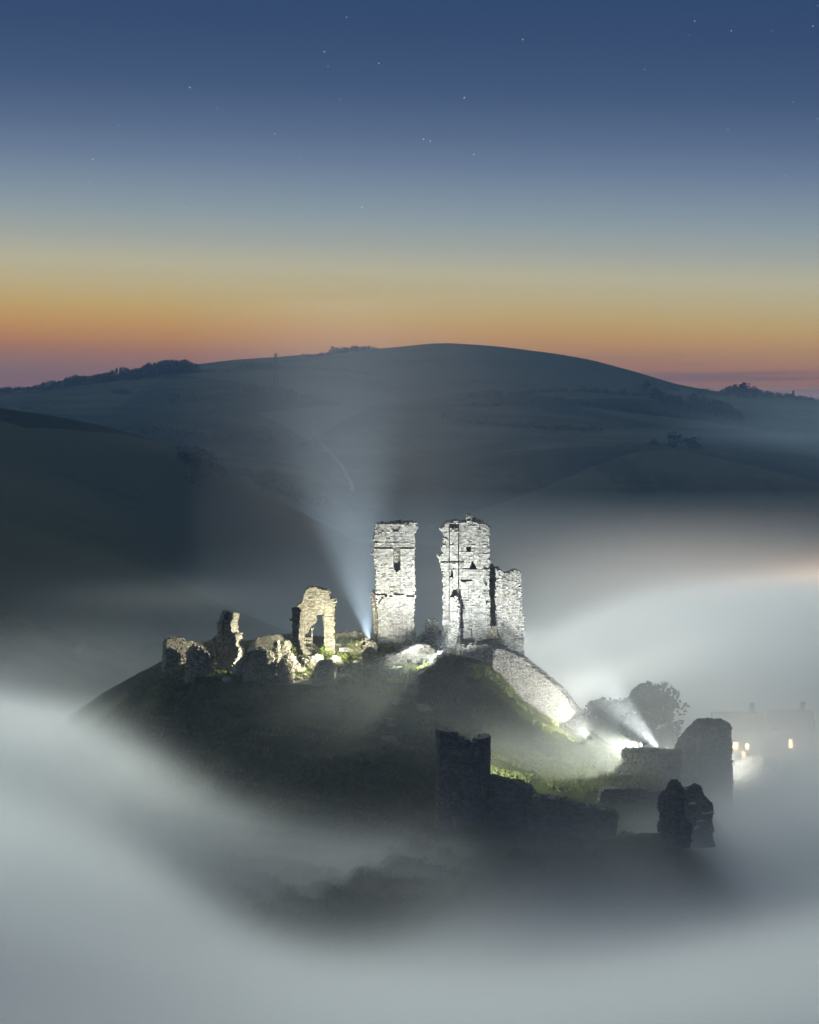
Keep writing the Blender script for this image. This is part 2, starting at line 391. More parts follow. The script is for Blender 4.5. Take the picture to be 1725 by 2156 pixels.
fog_top_pts = [V(p) for p in FOG_TOP] + FOG_TOP_W
fog_rbf = RBF(fog_top_pts, 5e-3)
def fog_density(X, Y, Z):
    xy = fog_rbf(X[:, :, 0], Y[:, :, 0])
    x2, y2 = X[:, :, 0], Y[:, :, 0]
    xy = np.clip(xy, 36, 72)
    # silky folds drawn round the hill by the drift of the air
    rr = np.hypot((x2 - 2) / 1.25, y2 - 318); th = np.arctan2(x2 - 2, 318 - y2)
    amp = (0.2 + 0.8 * np.clip((rr - 50) / 35, 0, 1)) * (1 - 0.75 * np.clip((y2 - 370) / 60, 0, 1))
    xy = xy + amp * (5.0 * fbm(x2 / 70, y2 / 36, 31, 3) + 13.0 * fbm(rr / 30, th * 1.2, 35, 2) + 13.0 * fbm(rr / 15 + th * 0.8, th * 0.9, 37, 2))
    st = lambda v, a, b: (lambda t: t * t * (3 - 2 * t))(np.clip((v - a) / (b - a), 0, 1))
    thin = st(y2, 365, 430) * (1 - st(x2, 12, 42) * (1 - st(y2, 470, 540)))
    dens = (FOG_D * (1 - 0.993 * thin))[:, :, None]
    h = Z - xy[:, :, None]
    s = 1 / (1 + np.exp(np.clip(h / FOG_SOFT, -40, 40)))
    warp = fbm(rr[:, :, None] / 26 + Z / 16, th[:, :, None] * 1.8 + Z / 60, 41, 3)
    s = s * np.clip(0.95 + 2.2 * warp, 0.12, 2.2)
    wisp = np.exp(-np.clip(h, 0, 1e9) / FOG_TAIL_H) * np.clip(0.8 + 1.7 * fbm(X / 60, Y / 45 + Z / 18, 43, 3), 0.1, 2)
    return dens * s + FOG_TAIL * wisp
def fog_extra(X, Y, Z):
    d = 0.0
    for (x, y, z, rx, ry, rz, a) in FOG_BLOBS:
        d = d + a * np.exp(-(((X - x) / rx) ** 2 + ((Y - y) / ry) ** 2 + ((Z - z) / rz) ** 2))
    return d
M_VALLEY = volume_mat('valley_mist_droplets', (0.70, 0.85, 1.0, 1), 1.0, 0.2, True)
def fog_box(name, lo, hi, res, fn, label, mat=None):
    mat = mat or M_FOG
    nx, ny, nz = res
    xs, ys, zs = (np.linspace(lo[i], hi[i], res[i]) for i in range(3))
    X, Y, Z = np.meshgrid(xs, ys, zs, indexing='ij')
    d = fn(X, Y, Z)
    me = bpy.data.meshes.new(name)
    me.vertices.add(d.size)
    me.vertices.foreach_set('co', np.stack([X, Y, Z], -1).ravel())
    at = me.attributes.new('voxel', 'FLOAT', 'POINT'); at.data.foreach_set('value', d.ravel().astype(np.float32))
    me.materials.append(mat)
    o = bpy.data.objects.new(name, me); COL.objects.link(o)
    ng = bpy.data.node_groups.new(name, 'GeometryNodeTree')
    ng.interface.new_socket('Geometry', in_out='INPUT', socket_type='NodeSocketGeometry')
    ng.interface.new_socket('Geometry', in_out='OUTPUT', socket_type='NodeSocketGeometry')
    N, L = ng.nodes, ng.links
    gi, go = N.new('NodeGroupInput'), N.new('NodeGroupOutput')
    vc = N.new('GeometryNodeVolumeCube')
    vc.inputs['Min'].default_value = lo; vc.inputs['Max'].default_value = hi
    for k, r in zip(('Resolution X', 'Resolution Y', 'Resolution Z'), res): vc.inputs[k].default_value = r
    pos = N.new('GeometryNodeInputPosition'); sep = N.new('ShaderNodeSeparateXYZ'); L.new(pos.outputs[0], sep.inputs[0])
    def mth(op, a, b, c=None):
        n = N.new('ShaderNodeMath'); n.operation = op
        for i, v in enumerate((a, b, c)):
            if v is None: continue
            if isinstance(v, (int, float)): n.inputs[i].default_value = v
            else: L.new(v, n.inputs[i])
        return n.outputs[0]
    def idx(s, i): return mth('ROUND', mth('MULTIPLY', mth('SUBTRACT', sep.outputs[s], lo[i]), (res[i] - 1) / (hi[i] - lo[i])), 0)
    k = mth('ADD', mth('MULTIPLY', mth('ADD', mth('MULTIPLY', idx('X', 0), ny), idx('Y', 1)), nz), idx('Z', 2))
    na = N.new('GeometryNodeInputNamedAttribute'); na.data_type = 'FLOAT'; na.inputs['Name'].default_value = 'voxel'
    si = N.new('GeometryNodeSampleIndex'); si.data_type = 'FLOAT'; si.domain = 'POINT'; si.clamp = True
    L.new(gi.outputs[0], si.inputs['Geometry']); L.new(na.outputs['Attribute'], si.inputs['Value']); L.new(k, si.inputs['Index'])
    L.new(si.outputs[0], vc.inputs['Density'])
    sm = N.new('GeometryNodeSetMaterial'); sm.inputs['Material'].default_value = mat
    L.new(vc.outputs[0], sm.inputs['Geometry']); L.new(sm.outputs[0], go.inputs[0])
    md = o.modifiers.new('fog', 'NODES'); md.node_group = ng
    tag(o, label, None, None, 'stuff')
    return o
def near_fog(X, Y, Z):
    return np.clip(fog_density(X, Y, Z) + fog_extra(X, Y, Z), 0, 1)
def far_fog(X, Y, Z):
    st = lambda v, a, b: (lambda t: t * t * (3 - 2 * t))(np.clip((v - a) / (b - a), 0, 1))
    right = st(Y, 1100, 1900) * st(X - 0.02 * Y, 60, 260)
    top = FAR_TOP + 10 * fbm(X / 260, Y / 160, 51, 3) + right * FAR_RISE
    h = Z - top
    s = 1 / (1 + np.exp(np.clip(h / FAR_SOFT, -40, 40)))
    return np.clip(FAR_D * (1 + 1.2 * right) * s * np.clip(0.9 + 1.8 * fbm(X / 240, Y / 130 + Z / 26, 53, 3), 0.15, 2.2), 0, 1)
fog_box('fog', (-130, 70, 16), (160, 600, 124), (98, 134, 73), near_fog, 'low white fog lying round the castle hill')
fog_box('valley_fog', (-420, 603, 16), (620, 3000, 120), (66, 100, 27), far_fog, 'low fog filling the valley below the far hill', M_VALLEY)
hx, hy0, hy1, hz0, hz1 = 1400, -60, 4300, 2, 170
hv = [(x, y, z) for z in (hz0, hz1) for y in (hy0, hy1) for x in (-hx, hx)]
haze = mesh_obj('haze', hv, [(0, 2, 3, 1), (4, 5, 7, 6), (0, 1, 5, 4), (2, 6, 7, 3), (0, 4, 6, 2), (1, 3, 7, 5)], M_HAZE)
tag(haze, 'thin blue haze over the downs', None, None, 'stuff')
# ------------------------------------------------------------------ masonry builders
def crop(ax, ay, f):
    return lambda *pts: [((ax + x / f) / 1.44928, (ay + y / f) / 1.44928) for x, y in pts]
CA = crop(1100, 1560, 5.0136); CB = crop(1310, 1550, 4.6877); CC = crop(1050, 1550, 2.3); CD = crop(480, 1830, 5.39)
CE = crop(780, 1770, 4.3125); CF = crop(450, 1750, 2.3); CG = crop(1300, 2100, 1.725); CH = crop(1750, 2100, 2.3); CI = crop(1080, 1900, 4.107)
CJ = crop(0, 1000, 1.38); CK = crop(1250, 1000, 1.38)

def cross(poly, z):
    xs = []
    n = len(poly)
    for i in range(n):
        (x1, z1), (x2, z2) = poly[i], poly[(i + 1) % n]
        if (z1 > z) != (z2 > z):
            xs.append(x1 + (z - z1) / (z2 - z1) * (x2 - x1))
    xs.sort()
    return [(xs[i], xs[i + 1]) for i in range(0, len(xs) - 1, 2)]
def subtract(iv, holes):
    for h0, h1 in holes:
        out = []
        for a, b in iv:
            if h1 <= a or h0 >= b: out.append((a, b)); continue
            if h0 > a: out.append((a, h0))
            if h1 < b: out.append((h1, b))
        iv = out
    return iv
BOXF = [(0, 2, 3, 1), (4, 5, 7, 6), (0, 1, 5, 4), (2, 6, 7, 3), (0, 4, 6, 2), (1, 3, 7, 5)]
class Lump:
    def __init__(self): self.v, self.f = [], []
    def hexa(self, pts):
        b = len(self.v); self.v.extend(pts); self.f.extend([tuple(b + i for i in q) for q in BOXF])
    def box(self, u0, u1, d0, d1, z0, z1, j=0.0, fn=None):
        pts = [(u, d, z) for z in (z0, z1) for d in (d0, d1) for u in (u0, u1)]
        if j: pts = [(u + random.uniform(-j, j), d + random.uniform(-j, j), z + random.uniform(-j, j)) for u, d, z in pts]
        if fn: pts = [fn(*p) for p in pts]
        self.hexa(pts)
    def tri(self, a, b, c):
        n = len(self.v); self.v.extend((a, b, c)); self.f.append((n, n + 1, n + 2))
    def quad(self, a, b, c, d):
        n = len(self.v); self.v.extend((a, b, c, d)); self.f.append((n, n + 1, n + 2, n + 3))
    def tube(self, p, q, r0, r1, n=6):
        p, q = Vector(p), Vector(q); ax = (q - p).normalized()
        s = ax.orthogonal().normalized(); t = ax.cross(s); b = len(self.v)
        for c, r in ((p, r0), (q, r1)):
            for i in range(n):
                a = 2 * math.pi * i / n; self.v.append(tuple(c + s * (r * math.cos(a)) + t * (r * math.sin(a))))
        for i in range(n):
            k = (i + 1) % n; self.f.append((b + i, b + k, b + n + k, b + n + i))
        self.f.append(tuple(b + i for i in reversed(range(n)))); self.f.append(tuple(b + n + i for i in range(n)))
    def build(self, name, mat, parent=None, smooth=False):
        return mesh_obj(name, self.v, self.f, mat, parent, smooth)
_units = {}
def unit_stone(mat, k):
    key = (mat.name, k)
    if key not in _units:
        rs = random.Random(100 + k)
        pts = [(x + rs.uniform(-.09, .09), y + rs.uniform(-.07, .07), z + rs.uniform(-.09, .09)) for z in (-.5, .5) for y in (-.5, .5) for x in (-.5, .5)]
        me = bpy.data.meshes.new('stone'); me.from_pydata(pts, [], BOXF); me.materials.append(mat); me.update()
        _units[key] = me
    return _units[key]
def place_stone(parent, mat, c, size, rot=(0, 0, 0), name='stone'):
    o = bpy.data.objects.new(name, unit_stone(mat, random.randrange(10)))
    COL.objects.link(o); o.parent = parent
    o.location = c; o.scale = size; o.rotation_euler = rot
    return o

def wall(name, label, cat, poly, D, T, holes=(), feats=(), yaw=0.0, stone=(0.52, 0.30), mat=None, jit=0.05, jag=0.13, nparts=40, miss=0.015, group=None, arc=None, below=1.0, head=True):
    """coursed masonry: poly and holes are outlines on the wall's front face, feats = [(outline, recess depth)]"""
    ya = math.radians(yaw)
    cxm = sum(p[0] for p in poly) / len(poly); yb = max(p[1] for p in poly)
    O = P(cxm, yb, D)
    ca, sa = math.cos(ya), math.sin(ya)
    nrm = np.array([-sa, ca, 0.0]); eye = np.array([0, 0, CAM_Z])
    def uz(p):
        d = ray(*p); t = nrm @ (O - eye) / (nrm @ d); w = eye + t * d - O
        return (w[0] * ca + w[1] * sa, w[2])
    po = [uz(p) for p in poly]; ho = [[uz(p) for p in h] for h in holes]; fe = [([uz(p) for p in f], off) for f, off in feats]
    z0, z1 = min(p[1] for p in po) - 0.0, max(p[1] for p in po)
    root = tag(empty(name, O, ya), label, cat, group, 'thing')
    fn = None
    if arc:                                   # bend the wall round a vertical axis behind its face
        R = arc
        fn = lambda u, d, z: ((R - d) * math.sin(u / R), R - (R - d) * math.cos(u / R), z)
    core, small, stones = Lump(), Lump(), []
    g = 0.035
    z = z0 - below
    zlow = z0
    while z < z1:
        h = stone[1] * random.uniform(0.72, 1.3); zc = z + h / 2
        zq = max(zc, zlow + 0.02)
        iv = cross(po, zq)
        hv = [i for hh in ho for i in cross(hh, zq)]
        top = not cross(po, zq + h)
        iv = subtract(iv, hv)
        fvs = [(i, off) for f, off in fe for i in cross(f, zq)]
        for a, b in iv:
            if b - a < 0.12: continue
            cuts = sorted({a, b} | {c for (i, off) in fvs for c in i if a + .05 < c < b - .05})
            for s0, s1 in zip(cuts[:-1], cuts[1:]):
                m = (s0 + s1) / 2; off = 0.0
                for (i, o_) in fvs:
                    if i[0] <= m <= i[1]: off = o_
                if off > T - 0.2: continue
                ea, eb = s0 == a, s1 == b
                core.box(s0 + (.09 if ea else 0), s1 - (.09 if eb else 0), off + 0.09, T - 0.09, z, z + h, 0, fn) if s1 - s0 > .2 else None
                u = s0 + (random.uniform(-jag, jag * .6) if ea else 0)
                end = s1 + (random.uniform(-jag * .6, jag) if eb else 0)
                while u < end - 0.04:
                    w = stone[0] * random.uniform(0.55, 1.6)
                    if end - (u + w) < stone[0] * 0.45: w = end - u
                    d0 = off + random.uniform(-jit, jit); d1 = T + random.uniform(-jit, jit)
                    if random.random() < miss: d0 += 0.3
                    edge = (ea and u <= s0 + jag) or (eb and u + w >= s1 - jag) or top
                    stones.append((u + g / 2, u + w - g / 2, d0, d1, z + g / 2, z + h - g / 2, edge))
                    u += w
        z += h
    stones.sort(key=lambda s: -((s[1] - s[0]) * (s[5] - s[4]) * (1.6 if s[6] else 1.0) * (1 if s[4] > z0 else 0)))
    k = 0
    for i, s in enumerate(stones):
        if i < nparts:
            c = ((s[0] + s[1]) / 2, (s[2] + s[3]) / 2, (s[4] + s[5]) / 2); rz = 0
            if fn:
                rz = c[0] / arc; c = fn(*c)
            place_stone(root, mat, c, (s[1] - s[0], s[3] - s[2], s[5] - s[4]), (0, 0, rz))
        else:
            small.box(*s[:6], j=0.025, fn=fn)
    if head:
        ua, ub = min(p[0] for p in po), max(p[0] for p in po)
        u = ua
        while u < ub:
            zs = [ (p[1] + (q[1] - p[1]) * (u - p[0]) / (q[0] - p[0])) for p, q in zip(po, po[1:] + po[:1]) if (p[0] > u) != (q[0] > u)]
            if zs:
                zt = max(zs)
                for k in range(max(2, int(T / 0.55))):
                    s_ = stone[0] * random.uniform(.5, 1.0); d = 0.1 + (T - 0.2) * (k + random.random()) / max(2, int(T / .55))
                    c = (u, d, zt + random.uniform(-.16, .05) * (stone[1] / .3))
                    if fn: c = fn(*c)
                    M = Matrix.LocRotScale(Vector(c), Euler((random.uniform(-.35, .35), random.uniform(-.35, .35), random.uniform(0, 3.1))), Vector((s_ * 1.2, s_ * .9, s_ * .62)))
                    small.hexa([tuple(M @ v.co) for v in unit_stone(mat, k % 10).vertices])
            u += stone[0] * random.uniform(.3, .6)
    core.build('core', M_MORTAR, root)
    if small.v: tag(small.build('stonework', mat, root), kind='stuff')
    return root

def mass(name, label, cat, poly, D, depth, stone=0.42, mat=None, nparts=30, group=None, rough=0.16, below=0.8, cx=None):
    """broken lump of rubble masonry, round in plan, with the photograph's outline"""
    cxm = sum(p[0] for p in poly) / len(poly); yb = max(p[1] for p in poly)
    O = P(cxm, yb, D)
    po = []
    for p in poly:
        w = P(p[0], p[1], D) - O; po.append((w[0], w[2]))
    z0, z1 = min(p[1] for p in po), max(p[1] for p in po)
    amax = max(p[0] for p in po) - min(p[0] for p in po)
    root = tag(empty(name, O), label, cat, group)
    core, small, stones = Lump(), Lump(), []
    sd_ = random.uniform(0, 50); h = stone * 0.72
    z = z0 - below
    while z < z1:
        zq = max(z + h / 2, z0 + 0.02)
        for a, b in cross(po, zq):
            if b - a < 0.15: continue
            c, ra = (a + b) / 2, (b - a) / 2
            rb = min(depth / 2, ra * 1.6) * min(1.0, 0.35 + 0.75 * (b - a) / amax)
            n = 18; ring = []
            for i in range(n):
                th = 2 * math.pi * i / n
                q = 0.86
                cs, sn = math.cos(th), math.sin(th)
                r = 1.0 + 0.8 * float(fbm(np.array([th * 1.3 + sd_]), np.array([z * 0.8 + sd_]), 5, 2)[0]) - 0.06
                ring.append((c + ra * math.copysign(abs(cs) ** q, cs) * min(r, 1.02), rb * math.copysign(abs(sn) ** q, sn) * r))
            bb = len(core.v)
            for zz in (z, z + h):
                core.v.extend([(x, y, zz) for x, y in ring])
            core.f.extend([(bb + i, bb + (i + 1) % n, bb + n + (i + 1) % n, bb + n + i) for i in range(n)])
            core.f.append(tuple(bb + n + i for i in range(n))); core.f.append(tuple(bb + i for i in reversed(range(n))))
            per = math.pi * (ra + rb)
            for f in (1.0, 0.66, 0.33):
                cnt = max(4, int(per * f / (stone * 0.85)))
                for i in range(cnt):
                    th = 2 * math.pi * (i + random.random()) / cnt
                    k = th / (2 * math.pi) * n; i0 = int(k) % n; i1 = (i0 + 1) % n; t = k - int(k)
                    x = ring[i0][0] * (1 - t) + ring[i1][0] * t; y = ring[i0][1] * (1 - t) + ring[i1][1] * t
                    x = c + (x - c) * f; y *= f
                    s = stone * random.uniform(0.45, 1.15)
                    if f < 1.0 and random.random() < 0.3: continue
                    stones.append(((x, y, z + h / 2 + random.uniform(-.1, .1)), (s * random.uniform(.8, 1.4), s * random.uniform(.7, 1.1), s * random.uniform(.5, .85)),
                                   (random.uniform(-.3, .3), random.uniform(-.3, .3), th + math.pi / 2 + random.uniform(-.4, .4)), y < 0.2 and f == 1.0 and z > z0))
        z += h
    stones.sort(key=lambda s: -(s[1][0] * s[1][2] * (2 if s[3] else 1)))
    for i, (c, sz, rt, vis) in enumerate(stones):
        if i < nparts: place_stone(root, mat, c, sz, rt)
        else:
            M = Matrix.LocRotScale(Vector(c), Euler(rt), Vector(sz))
            me = unit_stone(mat, i % 10)
            small.hexa([tuple(M @ v.co) for v in me.vertices])
    core.build('core', M_MORTAR, root)
    if small.v: tag(small.build('stonework', mat, root), kind='stuff')
    return root
M_MORTAR = simple_mat('lime_mortar', (0.10, 0.095, 0.08, 1), (0.20, 0.19, 0.16, 1), 3.0)
def rect(x0, y0, x1, y1): return [(x0, y0), (x1, y0), (x1, y1), (x0, y1)]
# ------------------------------------------------------------------ the keep
def zig(x0, x1, y, amp, n, th):
    """a ragged horizontal open joint"""
    top = [(x0 + (x1 - x0) * i / n, y + random.uniform(-amp, amp)) for i in range(n + 1)]
    return top + [(x, yy + th) for x, yy in reversed(top)]
keep_a = wall('ruined_tower', 'tall floodlit square tower of the keep, the narrower one on the left', 'tower',
    CA((240, 205), (400, 200), (600, 195), (845, 180), (848, 230), (880, 290), (832, 350), (825, 440), (838, 470), (835, 560), (830, 640), (828, 760), (835, 830), (838, 1000), (838, 1240),
       (850, 1330), (828, 1400), (825, 1600), (827, 1870), (855, 1885), (862, 2110), (262, 2110), (268, 1900), (265, 1700), (262, 1500), (245, 1400), (240, 1270), (240, 900), (215, 760), (200, 720), (176, 650),
       (206, 600), (210, 500), (195, 440), (206, 390), (232, 330), (225, 260)), 354.0, 4.6, mat=M_ASHLAR, stone=(0.42, 0.235), nparts=150, jit=0.045, jag=0.16,
    feats=[(CA(*rect(190, 475, 840, 545)), -0.14), (CA(*zig(205, 830, 548, 6, 9, 18)), 0.9), (CA(*rect(505, 565, 612, 1268)), 0.28), (CA((510, 570), (600, 570), (612, 700), (606, 900), (560, 930), (515, 890)), 2.0),
           (CA(*zig(250, 845, 1272, 12, 8, 20)), 1.0), (CA((270, 1390), (330, 1310), (420, 1280), (420, 1292), (335, 1330), (285, 1420)), 1.2), (CA(*rect(505, 1300, 648, 1745)), 0.14),
           (CA(*rect(500, 1760, 645, 2100)), 0.20), (CA(*rect(420, 1400, 450, 2100)), -0.10), (CA(*rect(760, 1330, 785, 2100)), -0.08),
           (CA((455, 215), (620, 215), (600, 265), (575, 320), (510, 320), (480, 270)), 0.35), (CA((520, 1500), (640, 1520), (630, 1600), (540, 1580)), 0.32)])
pc = Lump()
for x0, y0, x1, y1 in ((458, 135, 540, 172), (545, 125, 620, 165), (660, 135, 725, 160), (728, 128, 792, 158), (310, 140, 350, 165)):
    (a,), (b,) = CA((x0, y1 + 42)), CA((x1, y0 + 8)); p, q = P(*a, 356.0) - np.array(keep_a.location), P(*b, 356.0) - np.array(keep_a.location)
    place_stone(keep_a, M_RUBBLE, ((p[0] + q[0]) / 2, 2.0, (p[2] + q[2]) / 2), (q[0] - p[0], 1.2, q[2] - p[2]), (0, random.uniform(-.15, .15), random.uniform(-.2, .2)), 'parapet_stone')
wall('ruined_wall', 'thin dark side wall standing against the left edge of the narrow keep tower', 'wall',
    CA((183, 1225), (200, 1215), (215, 1270), (245, 1330), (262, 1500), (275, 2000), (275, 2090), (212, 2090), (205, 1750), (196, 1500), (185, 1400), (168, 1310)), 355.6, 2.2, mat=M_RUBBLE, stone=(0.3, 0.24), nparts=14, jag=0.2)

keep_b = wall('ruined_tower', 'tall floodlit square keep tower, the wider one on the right with dark holes', 'tower',
    CB((162, 312), (215, 265), (258, 212), (345, 206), (350, 190), (420, 190), (440, 212), (540, 205), (546, 112), (576, 108), (604, 130), (606, 205), (715, 205), (722, 240), (790, 236), (835, 266), (862, 290), (862, 760), (872, 780),
       (852, 830), (860, 900), (855, 1250), (870, 1300), (878, 1700), (880, 2060), (200, 2060), (190, 1900), (195, 1700), (195, 1500), (205, 1450), (195, 1300), (195, 1100), (190, 900), (166, 870), (150, 760), (140, 700), (190, 660),
       (175, 600), (190, 500), (215, 450), (200, 380), (165, 335)), 354.0, 5.0, mat=M_ASHLAR, stone=(0.42, 0.235), nparts=170, jit=0.05, jag=0.16,
    feats=[(CB(*rect(292, 230, 418, 760)), 0.16), (CB(*rect(282, 230, 294, 1700)), 0.8), (CB(*rect(416, 230, 430, 1150)), 0.8), (CB(*rect(300, 236, 410, 300)), 1.4), (CB(*zig(175, 505, 766, 4, 6, 18)), 1.0),
           (CB(*rect(420, 725, 436, 800)), 0.7), (CB(*rect(530, 548, 640, 770)), 0.12), (CB(*rect(535, 560, 600, 630)), 2.2), (CB((575, 872), (600, 800), (618, 752), (640, 780), (690, 882)), 2.2),
           (CB(*rect(480, 868, 580, 884)), 0.5), (CB((455, 1030), (465, 985), (500, 950), (545, 940), (590, 985), (600, 1030)), 0.25), (CB(*rect(448, 1030, 620, 1052)), 1.4), (CB((590, 1000), (615, 1040), (600, 1045)), 0.7),
           (CB(*rect(455, 1062, 556, 1312)), -0.22), (CB((330, 885), (345, 960), (350, 1010), (300, 980), (318, 890)), 1.8), (CB((345, 1155), (400, 1180), (408, 1270), (300, 1272), (330, 1210)), 2.0),
           (CB(*rect(320, 1275, 418, 1900)), 0.10), (CB((412, 1280), (440, 1140), (440, 1440), (470, 1500), (500, 1710), (432, 1712), (420, 1500)), 2.2), (CB(*rect(424, 1712, 440, 1900)), 0.6),
           (CB((470, 1330), (500, 1400), (520, 1450), (470, 1440)), 0.6), (CB((770, 1010), (830, 1060), (835, 1120), (790, 1090)), 0.5), (CB((770, 1170), (810, 1180), (790, 1200)), 0.5), (CB((760, 800), (830, 860), (850, 870), (790, 880)), 0.6),
           (CB((800, 1310), (850, 1330), (820, 1380)), 0.5), (CB((700, 1250), (735, 1270), (705, 1280)), 0.5), (CB((520, 1300), (548, 1330), (520, 1335)), 0.5),
           (CB(*rect(600, 1730, 612, 1930)), 0.5), (CB(*rect(720, 215, 728, 290)), 0.5), (CB(*rect(725, 288, 835, 298)), 0.4)])
wall('ruined_wall', 'dark broken rear wall head showing behind the top of the wider keep tower', 'wall',
    CB((600, 150), (640, 140), (660, 170), (720, 180), (780, 200), (800, 245), (830, 270), (830, 420), (560, 420), (560, 200)), 360.5, 1.2, mat=M_RUBBLE, nparts=20)
wall('ruined_wall', 'high floodlit rubble wall at the right end of the keep', 'wall',
    CB((958, 890), (1000, 895), (1050, 905), (1062, 936), (1160, 936), (1172, 910), (1230, 896), (1322, 932), (1324, 1080), (1276, 1112), (1322, 1150), (1322, 1490), (1362, 1570), (1356, 1650), (1332, 1670), (1356, 1700), (1358, 2130), (950, 2130),
       (960, 1900), (950, 1780), (970, 1660), (950, 1300), (962, 1000)), 353.0, 3.2, mat=M_PALERUBBLE, stone=(0.34, 0.24), nparts=150, jit=0.10, jag=0.15,
    feats=[(CB(*zig(980, 1355, 1865, 4, 5, 10)), 0.4), (CB((1130, 1775), (1165, 1790), (1140, 1805)), 0.4), (CB((1200, 1835), (1225, 1850), (1205, 1860)), 0.4)])
wall('ruined_wall', 'shadowed narrow wall in the gap between the wider keep tower and the rubble wall', 'wall',
    CB((862, 812), (912, 815), (918, 850), (988, 858), (985, 1000), (985, 2100), (850, 2100)), 358.5, 2.0, mat=M_RUBBLE, stone=(0.36, 0.24), nparts=30, miss=0.03, feats=[(CB(*zig(870, 975, 1498, 2, 4, 9)), 0.4)])
mass('rubble_heap', 'steep heap of white rubble against the lower left of the wider keep tower', 'rubble',
    CB((200, 2150), (215, 1960), (250, 1830), (300, 1720), (330, 1600), (335, 1400), (352, 1280), (395, 1270), (425, 1400), (430, 1600), (432, 1850), (445, 2000), (450, 2150)), 352.6, 3.0, mat=M_ASHLAR, nparts=60, stone=0.4)
mass('rubble_heap', 'small stump of white stones in front of the wider keep tower', 'rubble', CB((398, 2140), (400, 1990), (425, 1930), (465, 1925), (500, 1970), (515, 2060), (515, 2140)), 350.5, 2.0, mat=M_ASHLAR, nparts=30, stone=0.36)
mass('rubble_heap', 'grey shadowed heap of masonry at the right foot of the wider keep tower', 'rubble', CB((520, 2060), (560, 1950), (700, 1890), (780, 1830), (830, 1810), (890, 1790), (930, 1700), (960, 1720), (1000, 1830), (1100, 1960), (1220, 2110)), 351.0, 1.8, mat=M_RUBBLE, nparts=30, stone=0.4)
wall('ruined_wall', 'low wall with a pale stone coping before the wider keep tower', 'wall',
    CB((520, 2020), (560, 1985), (600, 1968), (700, 1975), (800, 1965), (890, 1970), (915, 2020), (916, 2160), (470, 2160), (480, 2060)), 346.5, 1.4, mat=M_ASHLAR, stone=(0.42, 0.28), nparts=60, jit=0.08)
wall('ruined_wall', 'brightly lit curtain wall sloping down the right flank of the castle hill', 'wall',
    CC((1045, 1000), (1100, 990), (1130, 1002), (1180, 1022), (1250, 1062), (1330, 1130), (1420, 1200), (1510, 1272), (1560, 1340), (1620, 1440), (1592, 1480), (1545, 1500), (1500, 1520), (1400, 1450), (1270, 1355), (1190, 1300), (1130, 1262), (1100, 1230), (1045, 1185)),
    338.0, 2.2, yaw=-24, mat=M_PALERUBBLE, stone=(0.34, 0.24), nparts=220, jit=0.11, jag=0.14, below=0.6)
# wreck of the forebuilding between the towers
mass('stone_pinnacle', 'leaning jagged stone pinnacle in the gap between the two keep towers', 'ruin',
    CC((520, 985), (520, 900), (545, 880), (572, 872), (576, 820), (600, 780), (630, 775), (660, 800), (668, 850), (688, 900), (692, 990)), 357.5, 3.0, mat=M_ASHLAR, nparts=40, stone=0.5)
wall('fallen_wall', 'tilted white slab of fallen wall split by a dark crack below the keep', 'ruin',
    CC((390, 1050), (410, 1012), (470, 985), (520, 962), (560, 958), (600, 975), (640, 1000), (652, 1040), (606, 1082), (624, 1140), (600, 1150), (545, 1175), (510, 1155), (470, 1120), (420, 1090)), 345.0, 2.4, yaw=8, mat=M_ASHLAR, nparts=60, stone=(0.5, 0.3), jit=0.07,
    feats=[(CC((534, 1065), (545, 1060), (548, 1110), (540, 1165), (536, 1120)), 0.8)])
wall('fallen_wall', 'grey lopsided block of fallen wall below the narrow keep tower', 'ruin',
    CC((285, 1095), (292, 1045), (330, 1035), (380, 1028), (402, 1050), (440, 1080), (450, 1110)), 344.0, 2.2, yaw=-6, mat=M_ASHLAR, nparts=30, stone=(0.46, 0.3), jit=0.1)
mass('ruin_lump', 'tall grey lump of ruin, shadowed on its left, below the narrow keep tower', 'ruin',
    CC((118, 1210), (140, 1090), (140, 1005), (160, 978), (200, 985), (222, 1010), (245, 1042), (290, 1062), (300, 1110), (260, 1140), (240, 1160), (230, 1210)), 341.5, 4.0, mat=M_RUBBLE, nparts=40)
mass('ruin_lump', 'dark flat topped block of ruin left of the stone steps', 'ruin',
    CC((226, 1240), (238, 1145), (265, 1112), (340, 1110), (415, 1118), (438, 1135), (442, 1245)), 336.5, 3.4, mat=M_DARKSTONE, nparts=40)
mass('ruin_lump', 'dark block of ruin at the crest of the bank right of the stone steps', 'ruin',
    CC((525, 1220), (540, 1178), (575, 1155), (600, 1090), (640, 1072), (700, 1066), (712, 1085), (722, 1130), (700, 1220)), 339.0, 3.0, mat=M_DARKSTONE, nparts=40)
mass('ruin_lump', 'white topped heap of rubble left of the foot of the narrow keep tower', 'ruin',
    CF((1438, 560), (1444, 500), (1462, 476), (1500, 470), (1545, 460), (1590, 480), (1606, 505), (1600, 565)), 349.5, 3.0, mat=M_RUBBLE, nparts=40)
